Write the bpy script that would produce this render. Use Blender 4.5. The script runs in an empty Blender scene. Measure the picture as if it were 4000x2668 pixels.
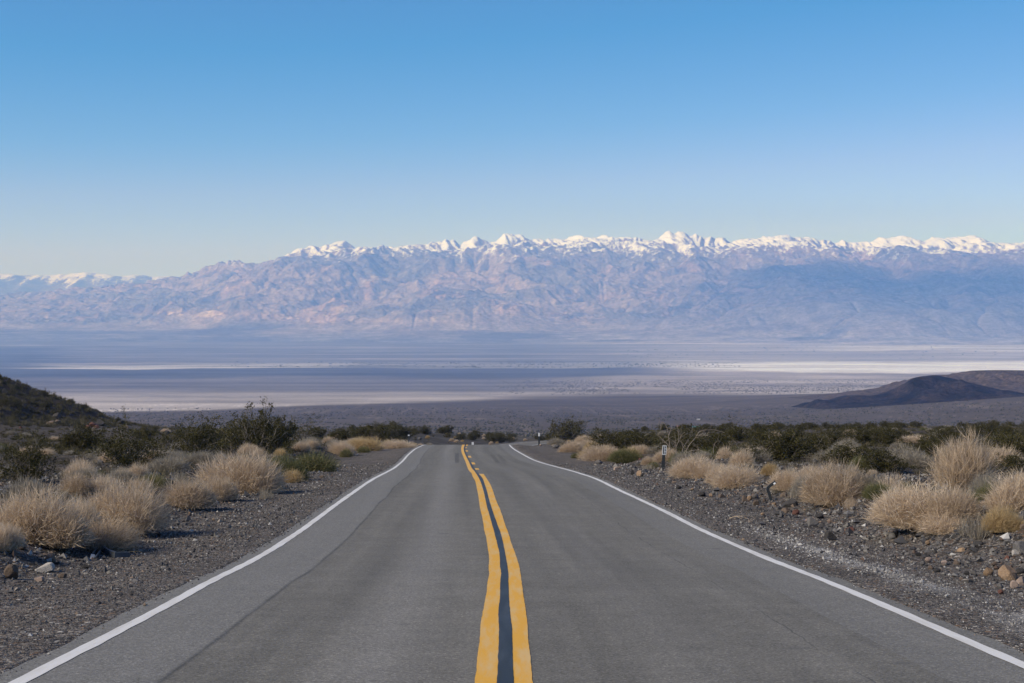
import bpy, bmesh, math, random, time
import numpy as np
from mathutils import Vector, Matrix, Euler

T0 = time.time()
rng = np.random.default_rng(7)
random.seed(7)
SC = bpy.context.scene
COL = SC.collection
R = math.radians
F = 5556.0            # focal length in units of a 4000-wide picture (50 mm on 36 mm)
HOR = 1180.0          # eye-level line

# ------------------------------------------------------------------ helpers
def pchip(xs, ys):
    xs = np.asarray(xs, float); ys = np.asarray(ys, float)
    h = np.diff(xs); d = np.diff(ys) / h
    m = np.zeros_like(xs)
    same = d[:-1] * d[1:] > 0
    w1 = 2 * h[1:] + h[:-1]; w2 = h[1:] + 2 * h[:-1]
    with np.errstate(divide='ignore', invalid='ignore'):
        hm = (w1 + w2) / (w1 / d[:-1] + w2 / d[1:])
    m[1:-1] = np.where(same, hm, 0.0)
    m[0] = d[0]; m[-1] = d[-1]
    def f(x):
        x = np.clip(np.asarray(x, float), xs[0], xs[-1])
        i = np.clip(np.searchsorted(xs, x) - 1, 0, len(xs) - 2)
        t = (x - xs[i]) / h[i]
        return ((1 + 2*t) * (1-t)**2 * ys[i] + t*(1-t)**2 * h[i]*m[i]
                + t*t*(3-2*t) * ys[i+1] + t*t*(t-1) * h[i]*m[i+1])
    return f

def sstep(a, b, x):
    t = np.clip((np.asarray(x, float) - a) / (b - a), 0, 1)
    return t*t*(3-2*t)

_PERM = np.random.default_rng(3).permutation(4096).astype(np.int64)
_GA = np.random.default_rng(4).uniform(0, 2*np.pi, 4096)
_GX, _GY = np.cos(_GA), np.sin(_GA)
def perlin(x, y, seed=0):
    x = np.asarray(x, float); y = np.asarray(y, float)
    xi = np.floor(x).astype(np.int64); yi = np.floor(y).astype(np.int64)
    xf = x - xi; yf = y - yi
    u = xf*xf*xf*(xf*(xf*6-15)+10); v = yf*yf*yf*(yf*(yf*6-15)+10)
    def g(a, b):
        h = _PERM[(_PERM[(xi + a + seed*131) & 4095] + yi + b + seed*17) & 4095]
        return _GX[h]*(xf-a) + _GY[h]*(yf-b)
    n0 = g(0,0) + u*(g(1,0)-g(0,0)); n1 = g(0,1) + u*(g(1,1)-g(0,1))
    return 1.4*(n0 + v*(n1-n0))
def fbm(x, y, octv=4, seed=0, gain=0.5):
    s = 0; a = 1.0; t = 0
    for k in range(octv):
        s = s + a*perlin(x*2**k, y*2**k, seed+k); t += a; a *= gain
    return s / t
def ridged(x, y, octv=4, seed=0):
    s = 0; a = 1.0; t = 0
    for k in range(octv):
        s = s + a*(1-2*np.abs(perlin(x*2**k, y*2**k, seed+k))); t += a; a *= 0.5
    return s / t

def mesh_np(name, V, quads=None, tris=None, smooth=False):
    V = np.asarray(V, np.float32)
    me = bpy.data.meshes.new(name)
    parts = []; sizes = []
    if quads is not None and len(quads):
        q = np.asarray(quads, np.int32); parts.append(q.ravel()); sizes.append(np.full(len(q), 4, np.int32))
    if tris is not None and len(tris):
        t = np.asarray(tris, np.int32); parts.append(t.ravel()); sizes.append(np.full(len(t), 3, np.int32))
    L = np.concatenate(parts); S = np.concatenate(sizes)
    me.vertices.add(len(V)); me.vertices.foreach_set('co', V.ravel())
    me.loops.add(len(L)); me.loops.foreach_set('vertex_index', L)
    st = np.zeros(len(S), np.int32); st[1:] = np.cumsum(S)[:-1]
    me.polygons.add(len(S)); me.polygons.foreach_set('loop_start', st)
    try: me.polygons.foreach_set('loop_total', S)
    except Exception: pass
    me.update(calc_edges=True); me.validate()
    me.polygons.foreach_set('use_smooth', np.full(len(S), smooth, bool))
    return me
def vcol(me, name, rgb):
    rgb = np.asarray(rgb, np.float32)
    a = np.ones((len(rgb), 4), np.float32); a[:, :rgb.shape[1]] = rgb
    at = me.attributes.new(name, 'FLOAT_COLOR', 'POINT'); at.data.foreach_set('color', a.ravel())
def vflt(me, name, v):
    at = me.attributes.new(name, 'FLOAT', 'POINT'); at.data.foreach_set('value', np.asarray(v, np.float32).ravel())
def grid_quads(nr, nc):
    i = np.arange(nr-1)[:, None]*nc + np.arange(nc-1)[None, :]
    return np.stack([i, i+1, i+nc+1, i+nc], -1).reshape(-1, 4)

def tag(o, label=None, cat=None, group=None, kind=None):
    if label: o['label'] = label
    if cat: o['category'] = cat
    if group: o['group'] = group
    if kind: o['kind'] = kind
    return o
def link(name, me, mat=None, parent=None):
    o = bpy.data.objects.new(name, me); COL.objects.link(o)
    if mat is not None and len(me.materials) == 0: me.materials.append(mat)
    if parent is not None: o.parent = parent
    return o
def empty(name, loc, rz=0.0):
    o = bpy.data.objects.new(name, None); COL.objects.link(o)
    o.location = loc; o.rotation_euler = (0, 0, rz); o.empty_display_size = 0.1
    return o
def kids(o): return list(o.children)

# ------------------------------------------------------------------ materials
def new_mat(name):
    m = bpy.data.materials.new(name); m.use_nodes = True
    nt = m.node_tree; nt.nodes.clear()
    out = nt.nodes.new('ShaderNodeOutputMaterial'); b = nt.nodes.new('ShaderNodeBsdfPrincipled')
    nt.links.new(b.outputs[0], out.inputs[0])
    b.inputs['Roughness'].default_value = 0.9
    b.inputs['Specular IOR Level'].default_value = 0.2
    return m, nt, b
class NB:
    """tiny node builder"""
    def __init__(s, nt): s.nt = nt
    def n(s, typ, **kw):
        x = s.nt.nodes.new('ShaderNode'+typ)
        for k, v in kw.items(): setattr(x, k, v)
        return x
    def lk(s, a, b): s.nt.links.new(a, b)
    def val(s, sock, v):
        if hasattr(v, 'is_output'): s.lk(v, sock)
        else: sock.default_value = v
    def math(s, op, a, b=0.0, clamp=False):
        x = s.n('Math', operation=op, use_clamp=clamp); s.val(x.inputs[0], a); s.val(x.inputs[1], b); return x.outputs[0]
    def noise(s, vec, scale, detail=4, rough=0.55, dist=0.0):
        x = s.n('TexNoise'); s.lk(vec, x.inputs['Vector']); x.inputs['Scale'].default_value = scale
        x.inputs['Detail'].default_value = detail; x.inputs['Roughness'].default_value = rough
        x.inputs['Distortion'].default_value = dist; return x.outputs['Fac']
    def voro(s, vec, scale, feat='F1'):
        x = s.n('TexVoronoi', feature=feat); s.lk(vec, x.inputs['Vector']); x.inputs['Scale'].default_value = scale
        return x
    def ramp(s, fac, stops, interp='LINEAR'):
        x = s.n('ValToRGB'); s.lk(fac, x.inputs[0]); cr = x.color_ramp; cr.interpolation = interp
        while len(cr.elements) < len(stops): cr.elements.new(0.5)
        for e, (p, c) in zip(cr.elements, stops):
            e.position = p; e.color = (c, c, c, 1) if not hasattr(c, '__len__') else (*c, 1)
        return x.outputs[0]
    def mix(s, fac, a, b, mode='MIX'):
        x = s.n('Mix', data_type='RGBA', blend_type=mode)
        s.val(x.inputs[0], fac)
        for sk, v in ((x.inputs[6], a), (x.inputs[7], b)):
            if hasattr(v, 'is_output'): s.lk(v, sk)
            else: sk.default_value = (*v, 1) if len(v) == 3 else v
        return x.outputs[2]
    def attr(s, name): return s.n('Attribute', attribute_name=name)
    def pos(s): return s.n('NewGeometry').outputs['Position']
    def scalev(s, vec, v3):
        x = s.n('Mapping'); s.lk(vec, x.inputs[0]); x.inputs['Scale'].default_value = v3; return x.outputs[0]
    def bump(s, h, strength, dist, b):
        x = s.n('Bump'); s.val(x.inputs['Strength'], strength); x.inputs['Distance'].default_value = dist
        s.lk(h, x.inputs['Height']); s.lk(x.outputs[0], b.inputs['Normal'])

def plain(name, rgb, rough=0.85, noise=0.15, scale=8.0, spec=0.2):
    m, nt, b = new_mat(name); q = NB(nt)
    tc = q.n('TexCoord').outputs['Object']
    f = q.noise(tc, scale, 5)
    c = q.mix(f, tuple(x*(1-noise*1.6) for x in rgb), tuple(min(1, x*(1+noise*1.6)) for x in rgb))
    q.lk(c, b.inputs['Base Color']); b.inputs['Roughness'].default_value = rough
    b.inputs['Specular IOR Level'].default_value = spec
    return m

# ------------------------------------------------------------------ terrain shape
ZT = pchip([-60, -20, 0, 9.5, 12.4, 16.3, 19.4, 25.1, 29.3, 37.6, 43.9, 52.1, 62.4, 76.1, 86.8, 105.7, 120, 140, 170, 200, 230, 250,
            265, 280, 300, 350, 420, 500, 700, 900, 1200, 1700, 2300, 3000, 4100, 5400, 7400, 10000, 13000, 16000, 20000, 90000],
           [3.7, 0.14, -1.63, -2.544, -2.823, -3.19, -3.506, -4.007, -4.324, -4.988, -5.491, -6.245, -7.221, -8.465, -9.311, -10.825,
            -12.04, -14.38, -17.6, -20.85, -23.85, -25.55, -26.78, -27.98, -29.55, -33.8, -41.2, -50.0, -71.3, -89.5, -114, -150, -189,
            -230, -284, -337.5, -405.5, -476, -534, -563, -576, -576.001])
XR = pchip([-60, 0, 9.5, 19.4, 25.1, 29.3, 37.6, 47.5, 57.2, 68.2, 86.8, 105.7, 120, 150, 200, 240, 265, 280, 310, 350, 420],
           [0.3, 0.3, 0.2, 0.0, -0.19, -0.33, -0.63, -0.95, -1.33, -1.9, -2.82, -3.5, -3.72, -3.3, -1.9, -0.6, 0.2, 2.0, 9.0, 21, 44])
HILL = pchip([0, 58, 70, 73.5, 81, 90, 110, 150, 220], [0, 0, 1.5, 3.1, 5.9, 9.0, 15, 23, 31])
def ground_z(X, Y, detail=True):
    X = np.asarray(X, float); Y = np.asarray(Y, float)
    zc = ZT(Y)
    s = X - XR(Y)
    a = np.abs(s)
    left = s < 0
    # the flats beside the road keep an even grade where the road itself dips, then drop to the fan
    zs = np.where(Y < 120, zc, -12.08 - 0.0872*(Y-120))
    zs = zs + np.where(left, 0.2, 0.62)*sstep(60, 250, Y)*sstep(9, 40, a)
    edge = 1 - sstep(262, 430, Y + 14*perlin(X/45, Y*0+3.3, 9) + np.where(left, -8, 0))
    side = sstep(8, 26, a) * edge
    z = zc*(1-side) + np.maximum(zs, zc)*side
    near = 1 - sstep(200, 420, Y)
    toe = np.where(left, 5.35, 5.45) + 0.03*np.clip(Y, 0, 70)
    toe = toe + 0.35*perlin(Y/3.1, np.where(left, 7.7, 1.2), 5)
    h = 0.34 + 0.14*perlin(Y/7.0, X/6.0, 6) + np.where(left, 0.06, 0.0)
    bank = sstep(0, 1.9, a - toe)*h
    bank = bank - 0.07*sstep(4.2, 5.2, a)*(1-sstep(0, 0.8, a-toe))
    bank = bank + np.clip(a-toe-1.5, 0, 60)*0.008
    z = z + bank*near*sstep(3.9, 4.3, a)
    if detail:
        am = sstep(0, 1.2, a-toe)*near
        z = z + am*(0.16*fbm(X/2.3, Y/2.3, 4, 11) + 0.035*perlin(X/0.35, Y/0.35, 15)*(1-sstep(30, 80, Y)))
        z = z + near*sstep(20, 60, a)*0.8*fbm(X/23, Y/23, 3, 21)
        z = z + 0.018*sstep(4.0, 4.6, a)*(1-sstep(40, 90, Y))*perlin(X/0.6, Y/0.6, 16)
    hx = HILL(np.clip(-X*250/np.maximum(Y, 250), 0, 220)) * sstep(95, 215, Y) * (1-sstep(300, 480, Y))
    if detail: hx = hx*(1 + 0.10*fbm(X/14, Y/14, 4, 31)) + np.minimum(hx, 2.0)*0.35*fbm(X/5, Y/5, 3, 33)
    z = z + hx
    # the fan climbs towards the right around the dark hill, and wanders a little
    z = z + 54*sstep(215, 1400, X)*sstep(1100, 2600, Y)*(1-sstep(3200, 5200, Y))
    far = sstep(500, 1800, Y)
    z = z + far*(1-sstep(9000, 13000, Y))*(2.0*fbm(X/420, Y/900, 4, 41))
    return z

ROWS_D = np.concatenate([np.linspace(4, 128, 6000)])
ROWS_Y = HOR - F*ZT(ROWS_D)/ROWS_D
_mono = np.maximum.accumulate(ROWS_Y[::-1])[::-1]
_OD = np.array([400, 500, 700, 1000, 1500, 2000, 3000, 4000, 5000, 6500, 8000, 10000, 12000, 14000.])
_OR = HOR + F*np.array([39, 50, 71.5, 102, 148, 190, 265, 328, 384, 450, 500, 548, 571, 576])/_OD
_OD2 = np.concatenate([_OD[2:], np.geomspace(14500, 90000, 60)]); _OR2 = np.concatenate([_OR[2:], HOR+F*576/np.geomspace(14500, 90000, 60)])
def D_of_row(row): return np.interp(-row, -_OR2, _OD2)      # survey range of a picture row on the open slope
_yy = np.geomspace(800, 60000, 4000); _dd = D_of_row(HOR-F*ZT(_yy)/_yy)
def Y_of_D(D): return np.interp(D, _dd, _yy)
def row_to_d(row):       # depth along the road of a picture row
    return float(np.interp(row, ROWS_Y[::-1], ROWS_D[::-1])) if True else 0
def hit(x, y, dmin=6.0, dmax=420.0):
    """where the line of sight through picture point (x, y) meets the near terrain"""
    d = np.geomspace(dmin, dmax, 5000)
    X = (x-2000)/F*d; zr = (HOR-y)/F*d
    g = ground_z(X, d)
    k = np.nonzero(g >= zr)[0]
    i = k[0] if len(k) else len(d)-1
    return Vector((X[i], d[i], float(g[i])))
def gz(X, Y): return float(ground_z(np.array([X]), np.array([Y]))[0])

# ------------------------------------------------------------------ ground sheet
t_in = np.linspace(-0.46, 0.46, 820)
t_out = np.geomspace(0.465, 1.6, 36)
tt = np.concatenate([-t_out[::-1], t_in, t_out])
rows = [np.array([-40, -20, -10, -5.0, -2, 0, 2, 4]), np.geomspace(5, 110, 330), np.geomspace(111, 440, 120), np.geomspace(446, 9800, 130), np.geomspace(9900, 24000, 190)]
yy = np.concatenate(rows)
TT, YY = np.meshgrid(tt, yy)
XX = TT*(np.maximum(YY, -2)+8.0)
ZZ = ground_z(XX, YY)
SS = XX - XR(YY)
under = (1-sstep(3.55, 3.80, np.abs(SS)))*(YY < 400)
ZZ = ZZ - under*(0.05 + 0.0009*np.clip(YY, 0, 400))
V = np.stack([XX, YY, ZZ], -1).reshape(-1, 3)
ground_me = mesh_np('ground', V, quads=grid_quads(len(yy), len(tt)), smooth=True)

# surface colours: gravel, varnished fan, salt, scrub, plus cloud shade painted on fan and plain
U = 2000 + F*XX/np.maximum(YY, 1)            # plan bearing and range expressed in the survey frame of the photo
W = HOR - F*ZZ/np.maximum(YY, 1)
def lerp(a, b, t): return a + (b-a)*t[..., None]
C = lambda *v: np.array(v, float)
col = np.zeros(XX.shape + (3,)) + C(0.146, 0.138, 0.127)
n_big = fbm(XX/9, YY/9, 4, 51)
col = lerp(col, C(0.076, 0.067, 0.059), sstep(6.0, 8.5, np.abs(SS))*(0.6+0.4*sstep(-.2, .3, n_big)))
col = lerp(col, C(0.050, 0.040, 0.034), sstep(0.3, 2.5, HILL(np.clip(-XX, 0, 220))*sstep(95, 215, YY)))
col = lerp(col, C(0.092, 0.075, 0.055), sstep(200, 500, YY))
fan_n = fbm(XX/300, YY/160, 4, 61)
col = lerp(col, C(0.108, 0.088, 0.074), sstep(700, 2000, YY))  # dark fan gravel, its tone also standing in for cloud shade
col = col*(1 + 0.28*(fan_n*sstep(300, 900, YY))[..., None])
# valley

tx = XX/np.maximum(YY, 1)
DR = np.where(YY > 800, D_of_row(HOR-F*ZT(np.maximum(YY, 800))/np.maximum(YY, 800)), YY)
D = DR + 0.045*DR*perlin(tx*5.5, DR/9000, 98)*sstep(4000, 7000, DR) + 0.02*DR*perlin(tx*17, DR/3000, 99)*sstep(4000, 7000, DR)
streak = fbm(tx*DR/5200, DR/420, 5, 71, 0.6)
fine = fbm(tx*DR/1500, DR/110, 5, 77, 0.65)
lo = 4500 + 1900*sstep(-0.38, 0.06, tx) + 300*perlin(tx*6, tx*0, 81)
sand = sstep(lo, lo+420+1500*sstep(-.1, .12, tx), D)
col = lerp(col, C(0.52, 0.46, 0.425), sand*(0.85 + 0.3*streak))
col = lerp(col, C(0.14, 0.135, 0.15), sstep(6600, 8600, D + 1100*streak)*(1-sstep(-0.02, 0.16, tx))*0.85)  # left plain darkened, cloud shade put into its colour
col = lerp(col, C(0.36, 0.315, 0.30), sstep(0.0, 0.12, tx)*sstep(7200, 8600, D)*0.7)
dot = sstep(0.05, 0.28, fbm(XX/42, YY/75, 2, 91))*sstep(-0.05, 0.10, tx)*sstep(7300, 7900, D)*(1-sstep(9000, 10200, D+600*fine))
col = lerp(col, C(0.07, 0.07, 0.08), dot*0.0)
shade0 = 10300
cloud_shade = sstep(shade0, shade0+500, D + 350*fine)*(1-sstep(0.06, 0.16, tx))
col = lerp(col, C(0.10, 0.105, 0.125), cloud_shade*0.95)  # dark band across the plain, a cloud's shade painted on
saltL = sstep(12350, 12500, D + 60*fine - 500*np.clip(-tx-0.15, 0, 1) + 4000*np.clip(tx-0.02, 0, .2))*(1-sstep(13300, 13900, D + 700*streak))
saltL = saltL*sstep(-0.40, -0.31, tx+0.03*streak)
col = lerp(col, C(0.54, 0.51, 0.50), saltL*(1-sstep(-0.16, -0.10, tx)*0.55))
brk = sstep(0.12, 0.3, fbm(XX/700, YY/60, 4, 95))*sstep(12350, 12700, D)*(1-sstep(13600, 14300, D))*sstep(-0.30, -0.12, tx)*(1-sstep(0.06, 0.12, tx))
col = lerp(col, C(0.10, 0.105, 0.12), brk*0.6)
rest = sstep(13300, 13900, D)
col = lerp(col, C(0.17, 0.165, 0.175), rest*(1-sstep(0.03, 0.12, tx)))
col = lerp(col, C(0.36, 0.33, 0.32), rest*sstep(0.0, 0.12, tx)*(0.75+0.5*fine))
col = lerp(col, C(0.30, 0.27, 0.27), rest*sstep(0.05, 0.35, streak+0.5*fine)*0.8)
saltR = sstep(11400, 11900, D + 500*fine)*(1-sstep(13300, 13900, D + 900*fine))*sstep(0.07, 0.19, tx + 0.04*streak)
col = lerp(col, C(0.90, 0.87, 0.83), saltR*(0.75+0.5*fine))
salt2 = sstep(16500, 17200, D + 900*fine)*(1-sstep(18500, 19300, D+700*fine))*sstep(0.18, 0.28, tx)
col = lerp(col, C(0.66, 0.62, 0.60), salt2*sstep(-0.3, 0.2, streak+fine)*0.9)
salt3 = sstep(19300, 19900, D + 500*fine)*(1-sstep(20800, 21500, D))*sstep(-0.02, 0.08, tx)*(1-sstep(0.16, 0.20, tx))
col = lerp(col, C(0.60, 0.53, 0.50), salt3*0.8)
wedge = sstep(12300, 12700, D)*(1-sstep(17500, 18500, D))*(1-sstep(-0.34, -0.29, tx+0.09*fine+0.05*streak))
col = lerp(col, C(0.07, 0.075, 0.09), wedge*0.75)  # wedge at far left, cloud shade painted into the ground
wash = ridged(XX/55+YY/900+.6*perlin(XX/300, YY/500, 47), YY/1500, 2, 44)
col = col*(1 + .55*(sstep(.72, .95, wash)*sstep(400, 900, YY)*(1-sstep(3000, 4200, YY)))[..., None])
wx_ = tx*DR; patch = fbm(wx_/2600 + .8*perlin(wx_/3000, DR/1500, 46), DR/620, 5, 48, .6)
col = col*(1 + .75*(patch*sstep(5200, 6500, DR))[..., None])
vf = sstep(4500, 6500, DR)
col = col*(1 + vf*(0.45*fine + 0.30*streak + 0.25*perlin(tx*DR/4000, DR/75, 97)))[..., None]
col = np.clip(col, 0.02, 0.9)
vcol(ground_me, 'tone', col.reshape(-1, 3))
grav = (1-sstep(120, 330, YY))
vflt(ground_me, 'gravel', grav)
bankm = sstep(-0.3, 0.8, np.abs(SS) - (5.4+0.03*np.clip(YY, 0, 70)))
vflt(ground_me, 'bank', bankm)
pale = sstep(0.0, 1.25, .55*perlin(XX/.7, YY/1.6, 66) + .5*perlin(XX/.22, YY/.5, 67) + 1.35*np.exp(-((SS-4.65)/0.6)**2)*np.exp(-((YY-11)/3.4)**2)
             + 0.9*np.exp(-((SS-4.6)/0.45)**2)*sstep(14, 17, YY)*(1-sstep(23, 28, YY)) + 0.5*np.exp(-((SS-4.35)/0.3)**2)*sstep(38, 42, YY)*(1-sstep(50, 58, YY))
             - 0.35)*sstep(3.95, 4.2, np.abs(SS))*(1-bankm)
vflt(ground_me, 'dust', pale)

def ground_material():
    m, nt, b = new_mat('desert ground'); q = NB(nt)
    P = q.pos()
    tone = q.attr('tone').outputs['Color']; gr = q.attr('gravel').outputs['Fac']; bk = q.attr('bank').outputs['Fac']; du = q.attr('dust').outputs['Fac']
    # fine gravel
    def stones(scale, stops):
        v = q.voro(P, scale)
        sep = q.n('SeparateColor'); q.lk(v.outputs['Color'], sep.inputs[0])
        return q.ramp(sep.outputs[0], stops, 'CONSTANT'), v.outputs['Distance'], sep.outputs[1]
    stops = [(0, (.045, .045, .05)), (.16, (.085, .083, .088)), (.36, (.14, .135, .135)), (.56, (.20, .185, .175)), (.70, (.12, .095, .08)),
             (.78, (.28, .26, .245)), (.87, (.25, .17, .12)), (.92, (.36, .35, .34)), (.97, (.52, .51, .50))]
    c1, d1, r1 = stones(62, stops)
    c2, d2, r2 = stones(21, stops)
    c3, d3, r3 = stones(8.0, [(0, (.04, .038, .038)), (.35, (.075, .07, .066)), (.65, (.11, .096, .085)), (.85, (.15, .115, .095)), (.96, (.24, .21, .18))])
    g = q.mix(q.math('GREATER_THAN', r2, 0.72), c1, c2)
    big = q.math('MULTIPLY', q.math('GREATER_THAN', r3, 0.80), bk)
    g = q.mix(big, g, c3)
    base = q.mix(1.0, tone, q.mix(1.0, g, (5.5, 5.55, 5.6), 'MULTIPLY'), 'MULTIPLY')
    base = q.mix(q.math('MULTIPLY', du, q.ramp(q.noise(P, 30, 4, .7), [(.4, .25), (.62, .95)])), base, (.55, .54, .52))
    n1 = q.noise(P, 0.9, 6, .6)
    base = q.mix(1.0, base, q.ramp(n1, [(.3, .72), (.7, 1.22)]), 'MULTIPLY')
    # beyond the gravel: speckle of scrub and stones
    n2 = q.noise(P, 0.25, 5, .7); n3 = q.noise(q.scalev(P, (.012, .02, .02)), 1.0, 6, .7)
    farc = q.mix(1.0, tone, q.ramp(n2, [(.3, .70), (.55, 1.0), (.72, 1.3)]), 'MULTIPLY')
    farc = q.mix(1.0, farc, q.ramp(n3, [(.3, .80), (.7, 1.18)]), 'MULTIPLY')
    q.lk(q.mix(gr, farc, base), b.inputs['Base Color'])
    hgt = q.math('ADD', q.math('MULTIPLY', d1, -0.4), q.math('MULTIPLY', d2, -0.8))
    hgt = q.math('ADD', hgt, q.math('MULTIPLY', q.math('MULTIPLY', d3, -1.6), bk))
    q.bump(hgt, q.math('MULTIPLY', gr, 0.7), 0.035, b)
    b.inputs['Roughness'].default_value = 0.95; b.inputs['Specular IOR Level'].default_value = 0.1
    return m
o = link('ground', ground_me, ground_material()); tag(o, kind='structure', label='grey gravel verges falling to a dark desert fan and pale salt flats', cat='ground')

# ------------------------------------------------------------------ road and its paint
def strip(name, d, xl, xr, lift, mat, parent=None, n_across=2):
    d = np.asarray(d, float); xl = np.asarray(xl, float); xr = np.asarray(xr, float)
    f = np.linspace(0, 1, n_across)
    X = xl[:, None] + (xr-xl)[:, None]*f[None]
    Y = np.repeat(d[:, None], n_across, 1)
    Z = ZT(Y) + lift*np.where(Y > 60, 1 + (Y-60)/60, 1)
    me = mesh_np(name, np.stack([X, Y, Z], -1).reshape(-1, 3), quads=grid_quads(len(d), n_across), smooth=True)
    uv = me.uv_layers.new(name='road')
    co = np.stack([X - XR(Y), Y], -1).reshape(-1, 2).astype(np.float32)
    li = np.zeros(len(me.loops), np.int32); me.loops.foreach_get('vertex_index', li)
    uv.data.foreach_set('uv', co[li].ravel())
    return link(name, me, mat, parent)

def asphalt():
    m, nt, b = new_mat('worn asphalt'); q = NB(nt)
    uv = q.n('UVMap', uv_map='road').outputs[0]
    sx = q.n('SeparateXYZ'); q.lk(uv, sx.inputs[0]); s, y = sx.outputs[0], sx.outputs[1]
    P = q.pos()
    base = q.ramp(q.noise(P, 1.1, 6, .6), [(.3, (.144, .135, .117)), (.7, (.174, .164, .143))])
    # long dusty wheel paths and drag marks, stretched along the lane
    st = q.noise(q.scalev(uv, (1.6, .035, 1)), 1.0, 5, .6)
    base = q.mix(1.0, base, q.ramp(st, [(.3, .78), (.7, 1.20)]), 'MULTIPLY')
    base = q.mix(1.0, base, q.ramp(q.noise(uv, 3.2, 5, .7), [(.3, .90), (.7, 1.10)]), 'MULTIPLY')
    def band(c, w):
        return q.math('SUBTRACT', 1.0, q.math('MULTIPLY', q.math('ABSOLUTE', q.math('SUBTRACT', s, c)), 1.0/w), True)
    wob = q.math('MULTIPLY', q.math('SUBTRACT', q.noise(q.scalev(uv, (0, .12, 1)), 1.0, 3), .5), .25)
    sw = q.math('ADD', s, wob)
    edgeL = q.math('LESS_THAN', sw, -2.56)
    base = q.mix(q.math('MULTIPLY', edgeL, .55), base, (.205, .20, .19))
    base = q.mix(q.math('MULTIPLY', q.math('GREATER_THAN', sw, 2.75), .4), base, (.20, .195, .185))
    base = q.mix(q.math('MULTIPLY', band(-1.2, .55), .45), base, (.255, .245, .23))
    base = q.mix(q.math('MULTIPLY', band(1.1, .5), .12), base, (.22, .212, .205))
    seam = q.math('SUBTRACT', 1.0, q.math('MULTIPLY', q.math('ABSOLUTE', q.math('ADD', sw, 2.56)), 26.0), True)
    seam = q.math('MULTIPLY', seam, q.ramp(q.noise(uv, 1.3, 4, .6), [(.3, .45), (.55, 1.0)]))
    base = q.mix(q.math('MULTIPLY', seam, .78), base, (.055, .055, .055))
    wob2 = q.math('MULTIPLY', q.math('SUBTRACT', q.noise(uv, .8, 4), .5), .22)
    crk = q.math('SUBTRACT', 1.0, q.math('MULTIPLY', q.math('ABSOLUTE', q.math('SUBTRACT', q.math('ADD', s, wob2), 2.2)), 70.0), True)
    crk = q.math('MULTIPLY', crk, q.ramp(q.noise(uv, .45, 3), [(.42, 0.0), (.55, 1.0)]))
    base = q.mix(q.math('MULTIPLY', crk, .7), base, (.05, .05, .05))
    # aggregate
    v = q.voro(P, 75); sp = q.n('SeparateColor'); q.lk(v.outputs['Color'], sp.inputs[0])
    base = q.mix(1.0, base, q.ramp(sp.outputs[0], [(0, .62), (.5, 1.0), (.9, 1.18), (1, 1.75)]), 'MULTIPLY')
    spot = q.math('GREATER_THAN', q.noise(P, 2.3, 2, .4), .735)
    base = q.mix(q.math('MULTIPLY', spot, .35), base, (.07, .07, .072))
    q.lk(base, b.inputs['Base Color'])
    q.bump(q.math('ADD', v.outputs['Distance'], q.noise(P, 40, 3)), .35, .006, b)
    b.inputs['Roughness'].default_value = .82; b.inputs['Specular IOR Level'].default_value = .25
    return m
def paint(name, rgb, dirt, wear=.30):
    m, nt, b = new_mat(name); q = NB(nt); P = q.pos()
    c = q.mix(q.ramp(q.noise(q.scalev(P, (1, .10, .4)), 9.0, 6, .65), [(.44, 0.0), (.64, 1.0)]), rgb, dirt)
    w = q.math('GREATER_THAN', q.noise(P, 55, 4, .7), 1-wear)
    c = q.mix(q.math('MULTIPLY', w, .7), c, (.17, .165, .155))
    q.lk(c, b.inputs['Base Color']); b.inputs['Roughness'].default_value = .7
    q.bump(q.noise(P, 90, 3), .3, .004, b)
    return m
M_ASPH = asphalt()
M_WHITE = paint('white road paint', (.70, .69, .67), (.60, .58, .55), .33)
M_YEL = paint('yellow road paint', (.74, .39, .050), (.68, .45, .18), .32)
M_TAR = paint('black strip', (.022, .025, .030), (.045, .050, .058), .30)
M_TAR.node_tree.nodes['Principled BSDF'].inputs['Roughness'].default_value = .5

dr = np.concatenate([np.linspace(-40, 6, 24), np.geomspace(6.5, 420, 420)])
jag = 0.10*perlin(dr/0.9, dr*0+1, 3)*0.6 + 0.10*perlin(dr/4, dr*0+2, 3)
jag2 = 0.10*perlin(dr/0.8, dr*0+5, 3)*0.6 + 0.10*perlin(dr/5, dr*0+6, 3)
road = strip('road', dr, XR(dr)-3.74+.6*jag, XR(dr)+3.72+.6*jag2, 0.0, M_ASPH, None, 15)
tag(road, 'two-lane grey asphalt road running straight down the slope', 'road', kind='structure')
dl = np.concatenate([np.linspace(-40, 6, 24), np.geomspace(6.5, 400, 700)])
wob = lambda k: 0.010*perlin(dl/0.5, dl*0+k, 8) + 0.014*perlin(dl/3, dl*0+k, 9)
o = strip('edge_line', dl, XR(dl)-3.56+wob(1), XR(dl)-3.44+wob(2), .004, M_WHITE, road); o['label'] = 'white edge line along the left side of the road'
o = strip('edge_line', dl, XR(dl)+3.44+wob(3), XR(dl)+3.56+wob(4), .004, M_WHITE, road); o['label'] = 'white edge line along the right side of the road'
YL = [(1738,1811),(1741.7,1804),(1751,1801.7),(1766.4,1803),(1785,1810),(1802,1817.5),(1819,1823.5),(1841,1833.7),(1848,1841),(1863.5,1847),(1879,1856),(1904,1862),
      (1938,1868.6),(1967,1872.5),(1984,1875),(2018,1883),(2052,1889),(2069,1891),(2103,1900),(2146,1906),(2171,1910),(2217,1909.5),(2254,1909),(2278,1904),(2319,1900.7),
      (2367,1890),(2424,1880.4),(2498,1873),(2603,1863),(2618,1863),(2633,1857.5),(2668,1853.6),(2760,1844)]
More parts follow.
